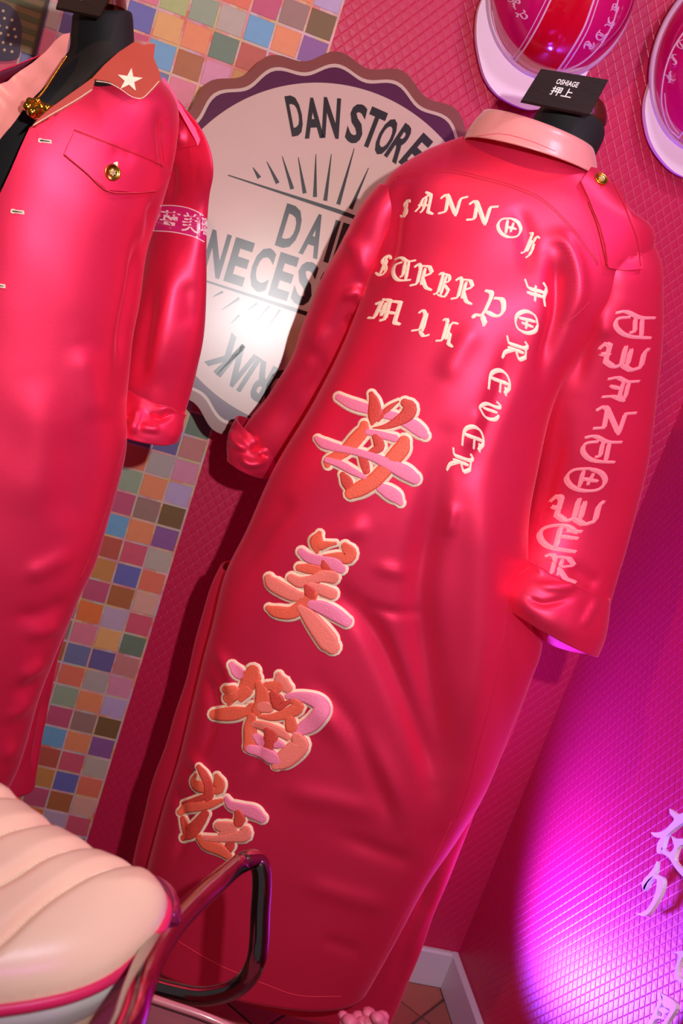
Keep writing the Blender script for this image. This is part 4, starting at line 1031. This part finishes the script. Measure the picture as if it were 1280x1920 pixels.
def seatz(Q):
    d = np.minimum(polydist(Q, SP), 130); h = .034*np.sqrt(1-(1-np.clip(d/130, 0, 1))**2)
    for s in sm:
        q = polydist(Q, s); h = h-.0075*np.exp(-(q/11)**2)*np.clip(d/18, 0, 1)
    return h
def seatfn(x, y, o):
    h = seatz(np.array([[x, y]]))[0]; p = onZ(x, y, ZS); return np.array([p[0], p[1], ZS+h-(0 if o else .05)])
V, F = patch([tuple(p) for p in SP], seatfn, 1, 6); mk('seat', V, F, SEATV, sc_, label='cream ribbed seat cushion')
for s in sm:
    L = []
    P = resample(s, 7)
    for a, b in zip(P[:-1], P[1:]):
        if polydist(np.array([a]), SP)[0] < 6: continue
        m_ = a+(b-a)*.62; L.append(tube([seatfn(*a, 1)+[0, 0, .0006], seatfn(*m_, 1)+[0, 0, .0006]], .0006, 5))
    mk('seat_stitching', *merge(L), CREAM, sc_)
mk('piping', *tube([onZ(p[0], p[1], ZS)+[0, 0, .001] for p in SP], .0042, 10), PIPE, sc_, label='glossy pink piping')
rim = np.array([onZ(p[0], p[1], ZS) for p in SP]); cen = np.array([-1.02, -1.12, ZS]); V = []; F = []
prof = [(0, -.002, 0), (0, -.012, .001), (0, -.025, -.002), (0, -.045, -.010), (0, -.075, -.03), (0, -.12, -.06), (0, -.2, -.11)]
for dz in prof:
    for p in rim:
        d = p-cen; d[2] = 0; d /= np.linalg.norm(d); V.append(p+d*dz[2]+np.array([0, 0, dz[1]]))
k = len(rim)
for i in range(len(prof)-1):
    for j in range(k-1): F.append((i*k+j, i*k+j+1, (i+1)*k+j+1, (i+1)*k+j))
mk('bodywork', V, F, SHELL, sc_, solid=.003, label='glossy white body under the seat')
# tail lamp
mk('tail_lamp', *tube([onZ(p[0]-1, p[1]+2, ZS-.010) for p in catmull([(268, 1652), (296, 1664), (312, 1682), (320, 1705), (316, 1730)], 6)], [.004]+[.0085]*23+[.004], 12), LENS, sc_, label='plum tail lamp lens')
# chrome rail
RP = [(205, 1990, .62), (238, 1925, .65), (258, 1860, .69), (282, 1800, .75), (316, 1745, .83), (360, 1697, .93), (405, 1656, 1.02), (440, 1627, 1.10), (463, 1613, 1.12), (480, 1613, 1.13), (489, 1628, 1.13), (491, 1660, 1.13), (488, 1710, 1.13), (486, 1760, 1.13), (481, 1798, 1.13),
      (468, 1828, 1.14), (446, 1850, 1.15), (415, 1863, 1.16), (375, 1868, 1.17), (330, 1860, 1.18), (285, 1848, 1.19), (230, 1832, 1.2), (150, 1810, 1.2)]
Q = catmull([onD(x, y, d) for x, y, d in RP], 8)
mk('grab_rail', *tube(Q, .0104, 24), CHROME, sc_, label='chrome tube grab rail')
V, F = patch([(250, 1850), (300, 1868), (360, 1888), (440, 1918), (560, 1975), (250, 1990)], lambda x, y, o: onD(x, y, 1.12-o), .05, 12); mk('rear_panel', V, F, FENDER, sc_, False, label='rose painted rear panel')
mk('rear_trim', *tube([onD(x, y, 1.06) for x, y in catmull([(255, 1862), (320, 1884), (390, 1908), (470, 1945)], 6)], .004, 8), mat('pale_rose_trim', (214, 130, 138), rough=.2, coat=.5), sc_)
# pink tassel in the lower foreground
tt = thing('pink_tassel', 'blurred pink frilly ornament at the bottom edge below the coat hem', 'ornament', onD(680, 1925, .95))
for i in range(26):
    x = 640+rng.rand()*82; y = 1898+abs(x-690)*.12+rng.rand()*26
    mk('frill', *ball(onD(x, y, .95+rng.rand()*.03), .005+.003*rng.rand(), 6, 8, .7), mat('pink_frill', (214, 96, 124), rough=.5), tt)
